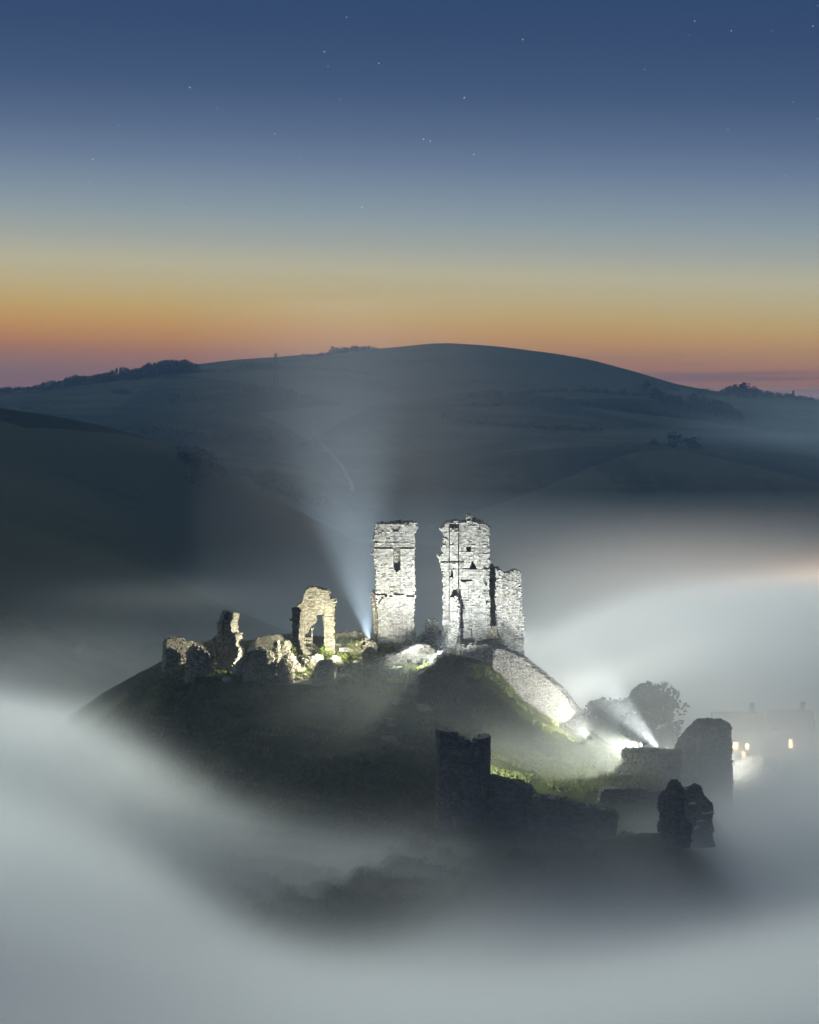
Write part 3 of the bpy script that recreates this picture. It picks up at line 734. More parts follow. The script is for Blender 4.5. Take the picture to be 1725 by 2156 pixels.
# the far side of the ward
wall('arched_ruin', 'tall lit ruin with a broken arched doorway and a round head', 'ruin',
    CE((552, 332), (600, 320), (615, 280), (640, 200), (670, 122), (730, 95), (800, 105), (870, 125), (940, 140), (970, 172), (976, 255), (1040, 260), (1062, 302), (1042, 370), (1030, 470), (1042, 560), (1036, 700), (1046, 970), (640, 1000), (600, 900), (575, 800), (580, 600), (600, 400)),
    349.0, 2.6, holes=[CE((640, 870), (642, 720), (700, 690), (722, 622), (770, 582), (812, 545), (800, 485), (830, 455), (885, 465), (895, 600), (905, 780), (920, 1010), (815, 1010), (785, 890))],
    feats=[(CE(*rect(640, 380, 905, 1000)), 0.35), (CE((650, 640), (700, 560), (800, 500), (800, 520), (720, 580), (665, 660)), 0.1), (CE(*rect(905, 480, 1000, 520)), -0.1)], mat=M_RUBBLE, stone=(0.34, 0.22), nparts=120, jit=0.07, jag=0.14)
for pts in (rect(640, 770, 735, 783), rect(640, 815, 735, 822), rect(737, 640, 752, 870)):
    wall('window_mullion', ('upper thin stone bar across the arched doorway' if pts[0][1] == 770 else 'lower thin stone bar across the arched doorway') if pts[0][0] == 640 else 'upright stone post inside the arched doorway', 'ruin', CE(*pts), 350.0, 0.3, mat=M_RUBBLE, stone=(0.4, 0.3), nparts=3, jag=0.02, below=0, jit=.01, group='stone bars in the arched doorway' if pts[0][0] == 640 else None)
wall('ruined_wall', 'dark return wall in shadow on the left of the arched ruin', 'wall', CE((486, 382), (520, 372), (592, 385), (590, 600), (580, 800), (650, 1030), (500, 1030), (490, 720), (480, 520)), 352.0, 2.0, mat=M_DARKSTONE, nparts=30)
wall('ruined_wall', 'low grey far wall with a small arched door between arched ruin and keep', 'wall', CF((1306, 560), (1310, 425), (1380, 418), (1440, 415), (1500, 412), (1528, 430), (1545, 470), (1560, 560)), 364.0, 1.5,
    holes=[CF((1318, 560), (1319, 505), (1324, 490), (1331, 486), (1338, 492), (1341, 510), (1341, 560))], mat=M_RUBBLE, stone=(0.4, 0.26), nparts=40)
wall('ruined_wall', 'curved grey wall behind the boulder like ruins left of the arched ruin', 'wall', CF((700, 610), (706, 560), (722, 500), (780, 455), (832, 445), (900, 435), (960, 430), (1022, 425), (1050, 560), (1060, 620)), 354.0, 1.6, mat=M_RUBBLE, stone=(0.4, 0.26), nparts=40, jag=.2)
mass('ruin_lump', 'round stump of wall with a lit right end behind the slim pillar', 'ruin', CF((925, 560), (928, 490), (945, 475), (990, 473), (1010, 485), (1016, 530), (1016, 570)), 346.0, 2.4, mat=M_RUBBLE, nparts=25)
# the near edge of the ward, left to right
wall('ruined_wall', 'big pale block of wall at the left end of the ruins', 'wall',
    CD((155, 685), (200, 650), (290, 632), (440, 640), (465, 665), (580, 690), (690, 735), (700, 800), (690, 1000), (600, 1040), (380, 1060), (240, 1120), (140, 1190), (130, 1160), (142, 900)), 336.5, 1.2, yaw=34, mat=M_RUBBLE, stone=(0.36, 0.25), nparts=110, jit=0.13, jag=0.1)
wall('ruined_wall', 'pale wall fragment behind the leaning arch shaped chunk', 'wall', CD((690, 720), (800, 705), (905, 678), (930, 900), (940, 1150), (700, 1150)), 341.0, 1.6, mat=M_RUBBLE, nparts=40, stone=(0.36, 0.25), jit=.1, holes=[CD(*rect(872, 900, 928, 1110))])
mass('ruin_lump', 'leaning arch shaped chunk, dark on its left and speckled on its right', 'ruin',
    CD((470, 1285), (472, 1000), (462, 875), (520, 800), (600, 748), (650, 740), (720, 770), (800, 850), (850, 940), (870, 1100), (905, 1195), (800, 1225), (700, 1250), (600, 1285)), 334.0, 4.6, mat=M_RUBBLE, nparts=80, stone=0.36)
wall('ruined_wall', 'slender broken tower end with a slit window, tallest of the left ruins', 'ruin',
    CD((902, 650), (930, 620), (965, 600), (992, 560), (986, 400), (1020, 310), (1062, 250), (1054, 196), (1082, 188), (1102, 206), (1130, 195), (1195, 232), (1240, 222), (1256, 300), (1212, 392), (1226, 550), (1290, 565), (1302, 680), (1312, 760), (1352, 850),
       (1312, 960), (1250, 1060), (1240, 1190), (955, 1190), (942, 900), (910, 880)), 339.5, 1.7, yaw=-32, holes=[CD(*rect(1002, 722, 1036, 838))], feats=[(CD(*rect(1060, 330, 1170, 600)), 0.5), (CD(*rect(1100, 215, 1195, 330)), 0.9), (CD(*rect(940, 850, 975, 1190)), -0.2)],
    mat=M_RUBBLE, stone=(0.36, 0.25), nparts=90, jit=0.1, jag=0.22)
mass('ruin_lump', 'small dark lump beside the slender tower end', 'ruin', CF((598, 700), (604, 650), (640, 615), (690, 580), (715, 600), (722, 690), (700, 705)), 333.5, 3.0, mat=M_RUBBLE, nparts=30)
mass('ruin_lump', 'largest boulder shaped ruin with a white speckled right side', 'ruin', CF((690, 740), (702, 650), (715, 600), (760, 530), (800, 514), (862, 540), (898, 600), (906, 680), (900, 730)), 333.0, 4.6, mat=M_RUBBLE, nparts=70, stone=0.38)
mass('stone_pillar', 'slim crooked pillar of stones behind the boulder shaped ruins', 'ruin', CF((894, 480), (910, 468), (926, 480), (930, 540), (944, 600), (930, 700), (892, 700), (902, 640), (888, 590)), 338.5, 1.2, mat=M_RUBBLE, nparts=25, stone=0.34)
mass('ruin_lump', 'rounded speckled lump just right of the largest boulder shaped ruin', 'ruin', CF((915, 740), (922, 640), (940, 605), (965, 594), (1010, 618), (1032, 670), (1028, 740)), 332.5, 3.2, mat=M_RUBBLE, nparts=45, stone=0.36)
mass('rubble_heap', 'grass topped slope of tumbled stones below the arched ruin', 'rubble', CF((940, 690), (945, 600), (960, 562), (1000, 560), (1040, 590), (1062, 630), (1080, 655), (1112, 668), (1112, 700), (1030, 715)), 339.5, 3.2, mat=M_RUBBLE, nparts=45, stone=0.36)
mass('ruin_lump', 'squat block under the sill of the arched ruin', 'ruin', CF((1078, 680), (1080, 630), (1095, 598), (1140, 585), (1190, 573), (1226, 576), (1226, 612), (1185, 640), (1160, 680)), 343.0, 2.6, mat=M_RUBBLE, nparts=35)
mass('ruin_lump', 'big dark stump standing alone at the front of the ward', 'ruin', CF((1145, 800), (1160, 700), (1172, 660), (1200, 620), (1250, 604), (1290, 614), (1316, 650), (1326, 720), (1330, 800)), 331.0, 4.2, mat=M_RUBBLE, nparts=70, stone=0.36)
mass('ruin_lump', 'low mossy stump to the right of the big dark stump', 'ruin', CF((1380, 720), (1388, 660), (1405, 636), (1440, 628), (1472, 640), (1482, 720)), 341.0, 2.4, mat=M_RUBBLE, nparts=30)
mass('ruin_lump', 'flat slab of stone lying on grass behind the big dark stump', 'ruin', CF((1290, 640), (1292, 590), (1310, 578), (1345, 592), (1372, 620), (1384, 650)), 342.0, 2.2, mat=M_RUBBLE, nparts=25)
# loose boulders on the ward
BLD = [(1405, 550, 352), (1430, 545, 352), (1390, 700, 339), (1350, 760, 334), (1400, 775, 333), (1100, 700, 336), (1060, 735, 333), (1500, 575, 347), (1340, 545, 356), (560, 720, 332), (1240, 560, 349), (1470, 590, 345), (1300, 790, 331), (700, 715, 332)]
BLAB = ['left boulder of the pair on the grass under the far arched door wall', 'right boulder of the pair on the grass under the far arched door wall', 'boulder between the big dark stump and the low mossy stump', 'boulder on the path end at the right of the big dark stump',
        'boulder at the ward edge right of the path', 'boulder just below the slope of tumbled stones', 'boulder in the lit grass left of the big dark stump', 'boulder at the foot of the white topped rubble heap', 'boulder far back just right of the arched ruin',
        'boulder before the leaning arch shaped chunk', 'boulder under the right jamb of the arched ruin', 'boulder between the rubble heap and the mossy stump', 'boulder touching the right foot of the big dark stump', 'boulder between slender tower end and largest boulder shaped ruin']
for (x, y, D), lab in zip(BLD, BLAB):
    (a,) = CF((x, y)); p = P(*a, D); zz = gz(p[0], p[1])
    b = Lump(); s = random.uniform(0.35, 0.8)
    bm = bmesh.new(); bmesh.ops.create_icosphere(bm, subdivisions=2, radius=s)
    for v in bm.verts:
        k = 1 + 0.5 * float(fbm(np.array([v.co.x * 2 + x]), np.array([v.co.y * 2 + v.co.z * 1.7 + y]), 8, 3)[0]) * 2
        v.co = Vector((v.co.x * k * 1.3, v.co.y * k, v.co.z * k * 0.75))
    me = bpy.data.meshes.new('boulder'); bm.to_mesh(me); bm.free(); me.materials.append(M_RUBBLE)
    o = bpy.data.objects.new('boulder', me); COL.objects.link(o); o.location = (p[0], p[1], zz + s * 0.2)
    tag(o, lab, 'boulder', 'loose boulders on the ward')

# ------------------------------------------------------------------ the bailey in front and to the right
W_T = 118.0 * 276 / FOC                          # width of the round tower
R_T = W_T / 2
(tl,), (tr,) = CG((52, 240)), CG((346, 240))
Ct = P((tl[0] + tr[0]) / 2, 1735, 275)
def round_tower():
    """open backed half round tower: polygon given on the unrolled face"""
    rt = tag(empty('round_tower', (Ct[0], Ct[1], Ct[2])), 'dark half round tower with a slit window at the near edge of the bailey', 'tower')
    zt_ = P(1, 1561, 275)[2] - Ct[2]
    core, small, st = Lump(), Lump(), []
    T = 1.3; z = -2.0
    def top(th):                                # wall head: low in the middle and raised to the left
        s = math.sin(th)
        return zt_ + (1.15 if s < -0.45 else 1.15 * max(0, (0.05 - s) / 0.5) if s < 0.05 else 0.0 if s < 0.55 else 0.25) + 0.25 * float(vnoise(np.array([th * 5]), np.array([1.0]), 3)[0])
    def fn(u, d, zz):
        r = R_T - d + max(0, (1.5 - zz)) * 0.10
        return (r * math.sin(u / R_T), R_T - r * math.cos(u / R_T), zz)
    while z < zt_ + 1.6:
        h = random.uniform(.24, .36); u = -R_T * math.radians(118)
        while u < R_T * math.radians(118):
            w = random.uniform(.4, .8); th = (u + w / 2) / R_T
            slit = abs(th - 0.50) < 0.065 and 5.0 < z < 7.6
            if not slit and z + h < top(th) + random.uniform(-.1, .1):
                st.append((u + .02, u + w - .02, random.uniform(-.05, .05), T, z + .02, z + h - .02))
                core.box(u, u + w, .08, T - .08, z, z + h, 0, fn)
            u += w
        z += h
    st.sort(key=lambda s: -((s[1] - s[0]) * (s[5] - s[4]) * (2 if abs(s[0] / R_T) < 1.3 and s[4] > 1 else .5)))
    for i, s in enumerate(st):
        if i < 110:
            c = fn((s[0] + s[1]) / 2, (s[2] + s[3]) / 2, (s[4] + s[5]) / 2)
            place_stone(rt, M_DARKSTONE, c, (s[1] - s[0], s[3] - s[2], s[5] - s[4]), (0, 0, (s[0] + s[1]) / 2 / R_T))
        else: small.box(*s, j=.02, fn=fn)
    core.build('core', M_MORTAR, rt); tag(small.build('stonework', M_DARKSTONE, rt), kind='stuff')
round_tower()
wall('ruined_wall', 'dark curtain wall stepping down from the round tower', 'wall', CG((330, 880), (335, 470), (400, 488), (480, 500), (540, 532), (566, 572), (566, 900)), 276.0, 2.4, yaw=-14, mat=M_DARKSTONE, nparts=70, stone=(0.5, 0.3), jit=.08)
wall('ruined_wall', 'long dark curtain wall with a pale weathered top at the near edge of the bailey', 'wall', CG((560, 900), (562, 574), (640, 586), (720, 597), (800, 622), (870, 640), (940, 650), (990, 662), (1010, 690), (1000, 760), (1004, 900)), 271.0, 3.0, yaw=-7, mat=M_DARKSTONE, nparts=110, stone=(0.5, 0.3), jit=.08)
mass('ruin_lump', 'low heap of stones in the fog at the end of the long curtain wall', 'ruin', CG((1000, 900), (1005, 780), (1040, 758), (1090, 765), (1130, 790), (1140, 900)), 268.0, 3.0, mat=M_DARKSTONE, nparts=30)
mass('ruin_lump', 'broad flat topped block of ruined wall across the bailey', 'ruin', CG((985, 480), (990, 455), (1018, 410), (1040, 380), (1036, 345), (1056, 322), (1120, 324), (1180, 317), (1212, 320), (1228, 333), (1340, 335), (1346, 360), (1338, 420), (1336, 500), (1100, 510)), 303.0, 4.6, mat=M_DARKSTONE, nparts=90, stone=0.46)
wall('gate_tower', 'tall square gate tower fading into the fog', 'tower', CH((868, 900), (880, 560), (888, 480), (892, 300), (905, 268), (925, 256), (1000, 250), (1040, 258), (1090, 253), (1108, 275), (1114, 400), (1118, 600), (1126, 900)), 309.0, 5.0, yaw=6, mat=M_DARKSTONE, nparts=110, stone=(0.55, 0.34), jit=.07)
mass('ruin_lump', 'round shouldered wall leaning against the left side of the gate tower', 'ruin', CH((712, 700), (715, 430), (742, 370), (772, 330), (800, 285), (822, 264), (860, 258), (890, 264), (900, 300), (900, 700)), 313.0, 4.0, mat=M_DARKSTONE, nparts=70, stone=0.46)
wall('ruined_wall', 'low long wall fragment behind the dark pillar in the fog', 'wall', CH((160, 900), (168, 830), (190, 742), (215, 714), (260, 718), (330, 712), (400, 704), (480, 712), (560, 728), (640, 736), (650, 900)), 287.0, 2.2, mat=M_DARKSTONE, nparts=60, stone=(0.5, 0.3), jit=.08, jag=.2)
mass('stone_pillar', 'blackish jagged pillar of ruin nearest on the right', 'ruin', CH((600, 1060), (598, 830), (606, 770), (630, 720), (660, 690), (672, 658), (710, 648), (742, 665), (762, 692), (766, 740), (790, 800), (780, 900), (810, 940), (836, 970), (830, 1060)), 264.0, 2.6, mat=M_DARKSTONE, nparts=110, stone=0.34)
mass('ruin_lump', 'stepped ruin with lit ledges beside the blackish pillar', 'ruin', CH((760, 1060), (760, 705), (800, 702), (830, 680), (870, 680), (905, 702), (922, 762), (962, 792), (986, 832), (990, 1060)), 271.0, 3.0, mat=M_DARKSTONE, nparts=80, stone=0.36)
for k, (x0, x1, y) in enumerate(((900, 985, 862), (868, 935, 920), (830, 880, 968), (790, 830, 1035), (812, 858, 795))):
    (a,), (b,) = CH((x0, y + 14)), CH((x1, y)); p, q = P(*a, 269.6), P(*b, 269.6)
    o = place_stone(None, M_ASHLAR, ((p[0] + q[0]) / 2, 269.4, (p[2] + q[2]) / 2), (q[0] - p[0], 1.0, 0.22), (0, -0.12, 0), 'ledge_stone')  # pale stone paints in the light lying on these ledges
    tag(o, ('uppermost', 'second', 'third', 'lowest', 'innermost small')[k] + ' pale flat ledge stone on the stepped ruin by the blackish pillar', 'stone', 'ledges of the stepped ruin')

# ------------------------------------------------------------------ steps and paths
M_PATH = simple_mat('trodden_chalk', (0.10, 0.10, 0.065, 1), (0.22, 0.205, 0.15, 1), 3.0)
M_STEP = simple_mat('step_stone', (0.10, 0.095, 0.075, 1), (0.20, 0.19, 0.155, 1), 2.0)
M_WOOD = simple_mat('old_oak', (0.05, 0.04, 0.03, 1), (0.11, 0.09, 0.065, 1), 4.0)
def hit(xd, yd, zf=gz, lo=225.0, hi=400.0, st=0.5):
    d = ray(xd, yd); D = np.arange(lo, hi, st)
    X = d[0] / d[1] * D; Z = CAM_Z + d[2] / d[1] * D
    g_ = (near_z if zf is gz else far_z)(X, D)
    k = np.nonzero(Z < g_)[0]
    i = k[0] if len(k) else len(D) - 1
    return np.array([X[i], D[i], g_[i]])
def flight(label, top, bot, n, wdt):
    a, b = hit(*top), hit(*bot)
    fl = tag(empty('stone_steps', a), label, 'steps')
    for i in range(n):
        t = i / max(1, n - 1); c = a + (b - a) * t
        z = max(c[2], gz(c[0], c[1])) + 0.06
        place_stone(fl, M_STEP, (c[0] - a[0], c[1] - a[1], z - a[2]), (wdt * random.uniform(.9, 1.1), max(0.5, abs(b[1] - a[1]) / n * 0.8), 0.28), (0, 0, random.uniform(-.06, .06)), 'step')
(t0,), (t1,) = CI((765, 690)), CI((690, 930)); flight('longest flight of steps, climbing to the keep beside the cracked slab', t0, t1, 12, 2.4)
(t0,), (t1,) = CI((860, 1045)), CI((895, 1120)); flight('short flight of four pale steps on the bank below the keep', t0, t1, 4, 2.0)
(t0,), (t1,) = CI((465, 1215)), CI((475, 1290)); flight('lowest short flight of steps on the grassy bank', t0, t1, 4, 1.6)
def ribbon(name, pts, w, mat, zf, lift=0.05):
    v, f = [], []
    P3 = []
    for (a, b) in zip(pts[:-1], pts[1:]):
        for t in np.linspace(0, 1, 10, endpoint=False): P3.append(a + (b - a) * t)
    P3.append(pts[-1]); P3 = np.array(P3)
    for _ in range(6): P3[1:-1] = (P3[:-2] + P3[1:-1] * 2 + P3[2:]) / 4
    for i, p in enumerate(P3):
        t = P3[min(i + 1, len(P3) - 1)] - P3[max(i - 1, 0)]; n = np.array([-t[1], t[0]]) / (np.hypot(t[0], t[1]) + 1e-9)
        for s in (-1, -0.33, 0.33, 1):
            q = p[:2] + n * s * w / 2 * (0.85 + 0.3 * random.random()); v.append((q[0], q[1], zf(q[0], q[1]) + lift))
    for i in range(len(P3) - 1):
        for j in range(3): f.append((4 * i + j, 4 * i + j + 1, 4 * i + 5 + j, 4 * i + 4 + j))
    return tag(mesh_obj(name, v, f, mat, smooth=True), kind='structure')
ribbon('path', [hit(*CI(p)[0]) for p in ((360, 1440), (450, 1480), (560, 1540), (660, 1575), (770, 1595), (900, 1600))], 1.0, M_PATH, gz, 0.10)
ribbon('path', [hit(*CI(p)[0]) for p in ((780, 970), (660, 980), (560, 1010), (520, 1060))], 1.2, M_PATH, gz, 0.10)
ribbon('path', [hit(*CF(p)[0]) for p in ((1500, 725), (1400, 735), (1300, 760), (1150, 775), (1000, 770), (800, 775))], 2.0, M_PATH, gz, 0.08)
# little fence in the bailey
p = hit(*CG((985, 432))[0]); fe = tag(empty('field_gate', p), 'small wooden fence rail on the bailey grass beside the broad ruin', 'fence')
for dx in (-1.1, 0.9):
    b = Lump(); b.box(dx - .12, dx + .12, -.12, .12, -.3, 1.2, .02); b.build('post', M_WOOD, fe)
for zz in (0.95, 0.45):
    b = Lump(); b.box(-1.0, 1.6, -.05, .05, zz, zz + .14, .02); b.build('rail', M_WOOD, fe)
# ------------------------------------------------------------------ trees, hedges and other far things
def leaf_mat(name, a, b, sc=0.5):
    return simple_mat(name, a, b, sc, 0.85, 0)
M_LEAF = leaf_mat('tree_leaves', (0.030, 0.042, 0.018, 1), (0.085, 0.10, 0.04, 1))
M_LEAF_FAR = leaf_mat('far_tree_leaves', (0.018, 0.024, 0.014, 1), (0.045, 0.055, 0.028, 1), 0.12)
M_BARK = simple_mat('tree_bark', (0.04, 0.03, 0.02, 1), (0.09, 0.075, 0.055, 1), 3.0)
def leaves(lump, c, r, n, size, flat=0.8):
    for _ in range(n):
        while True:
            d = Vector((random.uniform(-1, 1), random.uniform(-1, 1), random.uniform(-1, 1)))
            if 0.2 < d.length < 1: break
        d *= random.uniform(0.75, 1.0) / max(d.length, .5) if random.random() < .6 else 1
        p = Vector(c) + Vector((d.x * r, d.y * r, d.z * r * flat))
        nrm = Vector((random.gauss(0, 1), random.gauss(0, 1), random.gauss(0, 1))).normalized()
        s = nrm.orthogonal().normalized() * size * random.uniform(.5, 1.2); t = nrm.cross(s).normalized() * size * random.uniform(.5, 1.0)
        lump.quad(tuple(p - s), tuple(p + t), tuple(p + s), tuple(p - t))
_tree_meshes = {}
def tree_meshes(kind, v, mat):
    key = (kind, v)
    if key in _tree_meshes: return _tree_meshes[key]
    rs = random.getstate(); random.seed(hash(key) % 1000 if False else v * 31 + len(kind))
    tr, cr_ = Lump(), Lump()
    if kind == 'far':            # 10 m broadleaf tree seen from afar
        tr.tube((0, 0, -1), (0.2, 0, 4), .35, .22)
        for k in range(4):
            a = random.uniform(0, 6.28); e = (math.cos(a) * 2, math.sin(a) * 2, random.uniform(5, 7.5)); tr.tube((0.1, 0, 2.8), e, .18, .06, 5)
        for k in range(random.randint(8, 12)):
            a = random.uniform(0, 6.28); q = random.uniform(0, 2.9); leaves(cr_, (math.cos(a) * q, math.sin(a) * q, random.uniform(2.4, 8.6) * (1 - q * .05)), random.uniform(1.2, 2.1), 26, .55)
    elif kind == 'conifer':
        tr.tube((0, 0, -1), (0, 0, 10), .3, .05)
        for k in range(12):
            z = 1.5 + k * .8; leaves(cr_, (0, 0, z), 2.4 * (1 - k / 13), 18, .5, .5)
    elif kind == 'bush':
        tr.tube((0, 0, -.5), (0, 0, 1.2), .12, .06, 5)
        for k in range(6):
            a = random.uniform(0, 6.28); q = random.uniform(0, 1.6); leaves(cr_, (math.cos(a) * q, math.sin(a) * q, random.uniform(.6, 2.2)), 1.2, 24, .4)
    elif kind == 'near':         # 12 m tree standing by the castle
        tr.tube((0, 0, -1), (0.1, 0, 3), .42, .33, 8); tr.tube((0.1, 0, 3), (0.3, 0.1, 7.5), .33, .14, 8)
        for k in range(9):
            a = random.uniform(0, 6.28); z = random.uniform(2.6, 6.5); tr.tube((0.15, 0, z), (math.cos(a) * 3, math.sin(a) * 3, z + random.uniform(1, 3.2)), .15, .04, 5)
        for k in range(52):
            a = random.uniform(0, 6.28); q = 3.6 * math.sqrt(random.random()); z = random.uniform(2.4, 10.4); q *= math.sqrt(max(.15, 1 - ((z - 6) / 5.2) ** 2))
            leaves(cr_, (math.cos(a) * q, math.sin(a) * q, z), random.uniform(1.0, 1.6), 90, .30)
    ms = []
    for n_, l, m in (('trunk', tr, M_BARK), ('crown', cr_, mat)):
        me = bpy.data.meshes.new(n_); me.from_pydata(l.v, [], l.f); me.materials.append(m); me.update(); ms.append(me)
    random.setstate(rs)
    _tree_meshes[key] = ms
    return ms
def tree(p, h, label, kind='far', wide=1.0, v=None, group=None, mat=None, name=None, cat=None):
    base = {'far': 10.0, 'conifer': 11.0, 'bush': 3.4, 'near': 11.5}[kind]
    v = random.randrange(6) if v is None else v
    s = h / base
    r = tag(empty(name or ('bush' if kind == 'bush' else 'tree'), p, random.uniform(0, 6.28)), label, cat or ('bush' if kind == 'bush' else 'tree'), group)
    r.scale = (s * wide, s * wide, s)
    for n_, me in zip(('trunk', 'crown'), tree_meshes(kind, v, mat or M_LEAF_FAR)):
        o = bpy.data.objects.new(n_, me); COL.objects.link(o); o.parent = r
    return r
def fhit(xd, yd, lo=620, hi=4000): return hit(xd, yd, fz, lo, hi, 4.0)
def along(pts, n):
    seg = [math.dist(a, b) for a, b in zip(pts[:-1], pts[1:])]; tot = sum(seg); out = []
    for k in range(n):
        s = tot * (k + 0.5) / n
        for (a, b), l in zip(zip(pts[:-1], pts[1:]), seg):
            if s <= l: out.append((a[0] + (b[0] - a[0]) * s / l, a[1] + (b[1] - a[1]) * s / l)); break
            s -= l
    return out
# wood on the left shoulder of the down: row tops traced in the photograph, trees stand on the ridge and in front of it
top_l = CJ((-20, 248), (60, 242), (120, 246), (180, 232), (215, 218), (270, 222), (288, 202), (330, 192), (370, 202), (425, 187), (445, 190), (490, 168), (520, 164), (590, 166), (625, 146), (700, 132), (780, 130), (832, 152))
bot_l = CJ((-20, 298), (100, 292), (200, 268), (300, 258), (400, 238), (500, 215), (600, 205), (700, 175), (832, 158))
def yat(line, x):
    for (x0, y0), (x1, y1) in zip(line[:-1], line[1:]):
        if x0 <= x <= x1: return y0 + (y1 - y0) * (x - x0) / (x1 - x0)
    return line[-1][1]
nl = 0
for k, (x, y) in enumerate(along(top_l, 95)):
    yb = yat(bot_l, x)
    for row in range(2):
        xx = x + random.uniform(-3, 3); yy = y + (yb - y) * (0.75 if row == 0 else 0.25 + 0.6 * random.random()) + 4
        D = 2360.0 if row == 0 else 2260.0
        hh = max(8.0, min(20.0, (yb - y) * D / FOC * random.uniform(.8, 1.2))) if row == 0 else random.uniform(9, 14)
        q = P(xx, y, D); z = q[2] - hh if row == 0 else P(xx, yy, D)[2] - hh * .7
        z = min(z, fz(q[0], D) + 1) if row else z
        con = 488 / 1.38 / 1.44928 < xx < 530 / 1.38 / 1.44928 and row == 0
        tree((q[0], D, z), hh, ('dark tree on the skyline edge of the wood along the left shoulder' if row == 0 else 'dark tree on the near side of the wood along the left shoulder') if not con else 'pointed dark conifer rising from the wood on the left shoulder of the hill',
             'conifer' if con else 'far', random.uniform(1.0, 1.5), None, ('trees on the skyline of the left wood' if row == 0 else 'trees on the near side of the left wood') if not con else 'conifers in the left wood')
# the same wood closes below with ground: a low bank the trees stand on is part of the down
# right hand ridge beyond the down
top_r = CK((1075, 242), (1100, 238), (1130, 252), (1170, 262), (1225, 250), (1262, 258), (1300, 264), (1340, 246), (1375, 232), (1500, 262), (1560, 270), (1640, 280), (1740, 292))
for k, (x, y) in enumerate(along(top_r, 44)):
    for row in range(2):
        D = 2300.0 + 40 * row; hh = random.uniform(7, 12); q = P(x + random.uniform(-3, 3), y + 3 * (1 - row), D)
        tree((q[0], D, min(q[2] - hh, fz(q[0], D) + 1.5)), hh, 'dark tree in the row on the low ridge right of the hill', 'far', random.uniform(1.0, 1.6), None, 'trees on the right ridge')
for (x, y, h, w, lab) in ((1412, 222, 26, 1.5, 'largest broad tree standing above the right ridge'), (1450, 236, 17, 1.3, 'second broad tree close on the right of the largest ridge tree'), (1226, 247, 14, .9, 'narrow round tree alone on the right ridge'),):
    (a,) = CK((x, y)); q = P(a[0], a[1], 2280); tree((q[0], 2280, q[2] - h), h, lab, 'far', w)
(a,) = CK((1616, 262)); q = P(a[0], a[1], 2280); tree((q[0], 2280, q[2] - 14), 14, 'pointed conifer near the right end of the right ridge', 'conifer', 1.2)
# woods on the lower right flank
for k in range(80):
    x = random.uniform(990, 1400); t = (x - 990) / 410
    y = 285 + 95 * t + random.uniform(-18, 30) * (1 - .4 * t)
    (a,) = CK((x, y)); q = fhit(a[0], a[1] + 5, 1400, 2400)
    tree(q, random.uniform(8, 13), 'dark tree in the wood on the lower right flank of the hill', 'far', random.uniform(1.1, 1.6), None, 'trees of the lower right wood')
(a,) = CK((1120, 505)); q = fhit(*a, 1000, 2200)
for k, (dx, hh, lab) in enumerate(((-14, 10, 'left small tree of the clump in the valley fog below the right flank'), (0, 15, 'tallest tree of the clump in the valley fog below the right flank'), (13, 12, 'right small tree of the clump in the valley fog below the right flank'))):
    tree((q[0] + dx, q[1] + 6 * k, q[2] - 3.5), hh, lab, 'far', 1.7)
for (x, y, h, w, lab) in ((727, 325, 13, 1.5, 'round lone tree in the middle of the left pasture'), (803, 312, 11, 1.3, 'lone tree at the left end of a short hedge on the pasture')):
    (a,) = CJ((x, y)); q = fhit(*a, 1200, 2600); tree(q, h, lab, 'far', w)
def hedge(pts, label, n, h=(2.5, 5), jit=2.0, lo=620, hi=2600):
    b = Lump(); qs = [fhit(x + random.uniform(-.6, .6), y + random.uniform(-.5, .5), lo, hi) for x, y in along(pts, n)]
    o = qs[0]
    for q in qs:
        r = random.uniform(*h) / 2
        if random.random() < .06: continue
        r *= random.choice((.6, .8, 1, 1, 1.2))
        for kk in range(2): leaves(b, (q[0] - o[0] + random.uniform(-jit, jit) * 1.5, q[1] - o[1] + random.uniform(-jit, jit), q[2] - o[2] + r * .35), r * 1.05, 18, r * .26, .8)
    m = b.build('hedge', M_LEAF_FAR); m.location = tuple(o); return tag(m, label, 'hedge')
hedge(CJ((625, 200), (690, 195), (800, 190), (912, 184)), 'thin dark hedge high on the pasture left of the mast', 60)
hedge(CJ((935, 185), (1030, 186), (1160, 172), (1300, 175), (1450, 182), (1590, 205)), 'long dark hedge below the crest behind the mast', 120)
hedge(CJ((1032, 176), (1080, 166), (1130, 168), (1155, 180)), 'thick dark thicket on the long hedge left of the mast', 60, (5, 9), 6)
hedge(CJ((1070, 272), (1130, 276), (1180, 280), (1232, 286)), 'dark thicket round the foot of the mast', 60, (5, 9), 5)
hedge(CJ((785, 318), (820, 308), (880, 302), (938, 296)), 'short hedge running right from the lone pasture trees', 40)
hedge(CJ((1272, 124), (1330, 124), (1400, 112), (1420, 108)), 'low scrub along the skyline right of the mast', 50, (3, 6), 3)
hedge(CJ((1415, 108), (1470, 102), (1520, 96), (1570, 100)), 'taller scrub on the skyline left of the summit', 60, (6, 11), 4)
hedge(CJ((490, 275), (526, 277)), 'short dark patch of gorse on the pale left pasture', 14, (4, 7), 3)
hedge(CJ((545, 425), (600, 436), (690, 455), (780, 462), (870, 474), (960, 478), (1060, 462), (1160, 476), (1230, 490)), 'broad belt of scrub crossing the slope behind the dark spur', 170, (4, 9), 9)
hedge(CJ((700, 468), (760, 505), (800, 560), (850, 605), (915, 620)), 'dark scrub along the right edge of the dark spur', 80, (4, 7), 6)
hedge(CJ((850, 610), (830, 640), (812, 664)), 'small tongue of scrub dropping down the dark spur', 30, (3, 6), 4)
hedge(CJ((1080, 612), (1110, 650), (1180, 690), (1300, 740)), 'line of scrub slanting down the slope left of the light beam', 70, (4, 8), 6)
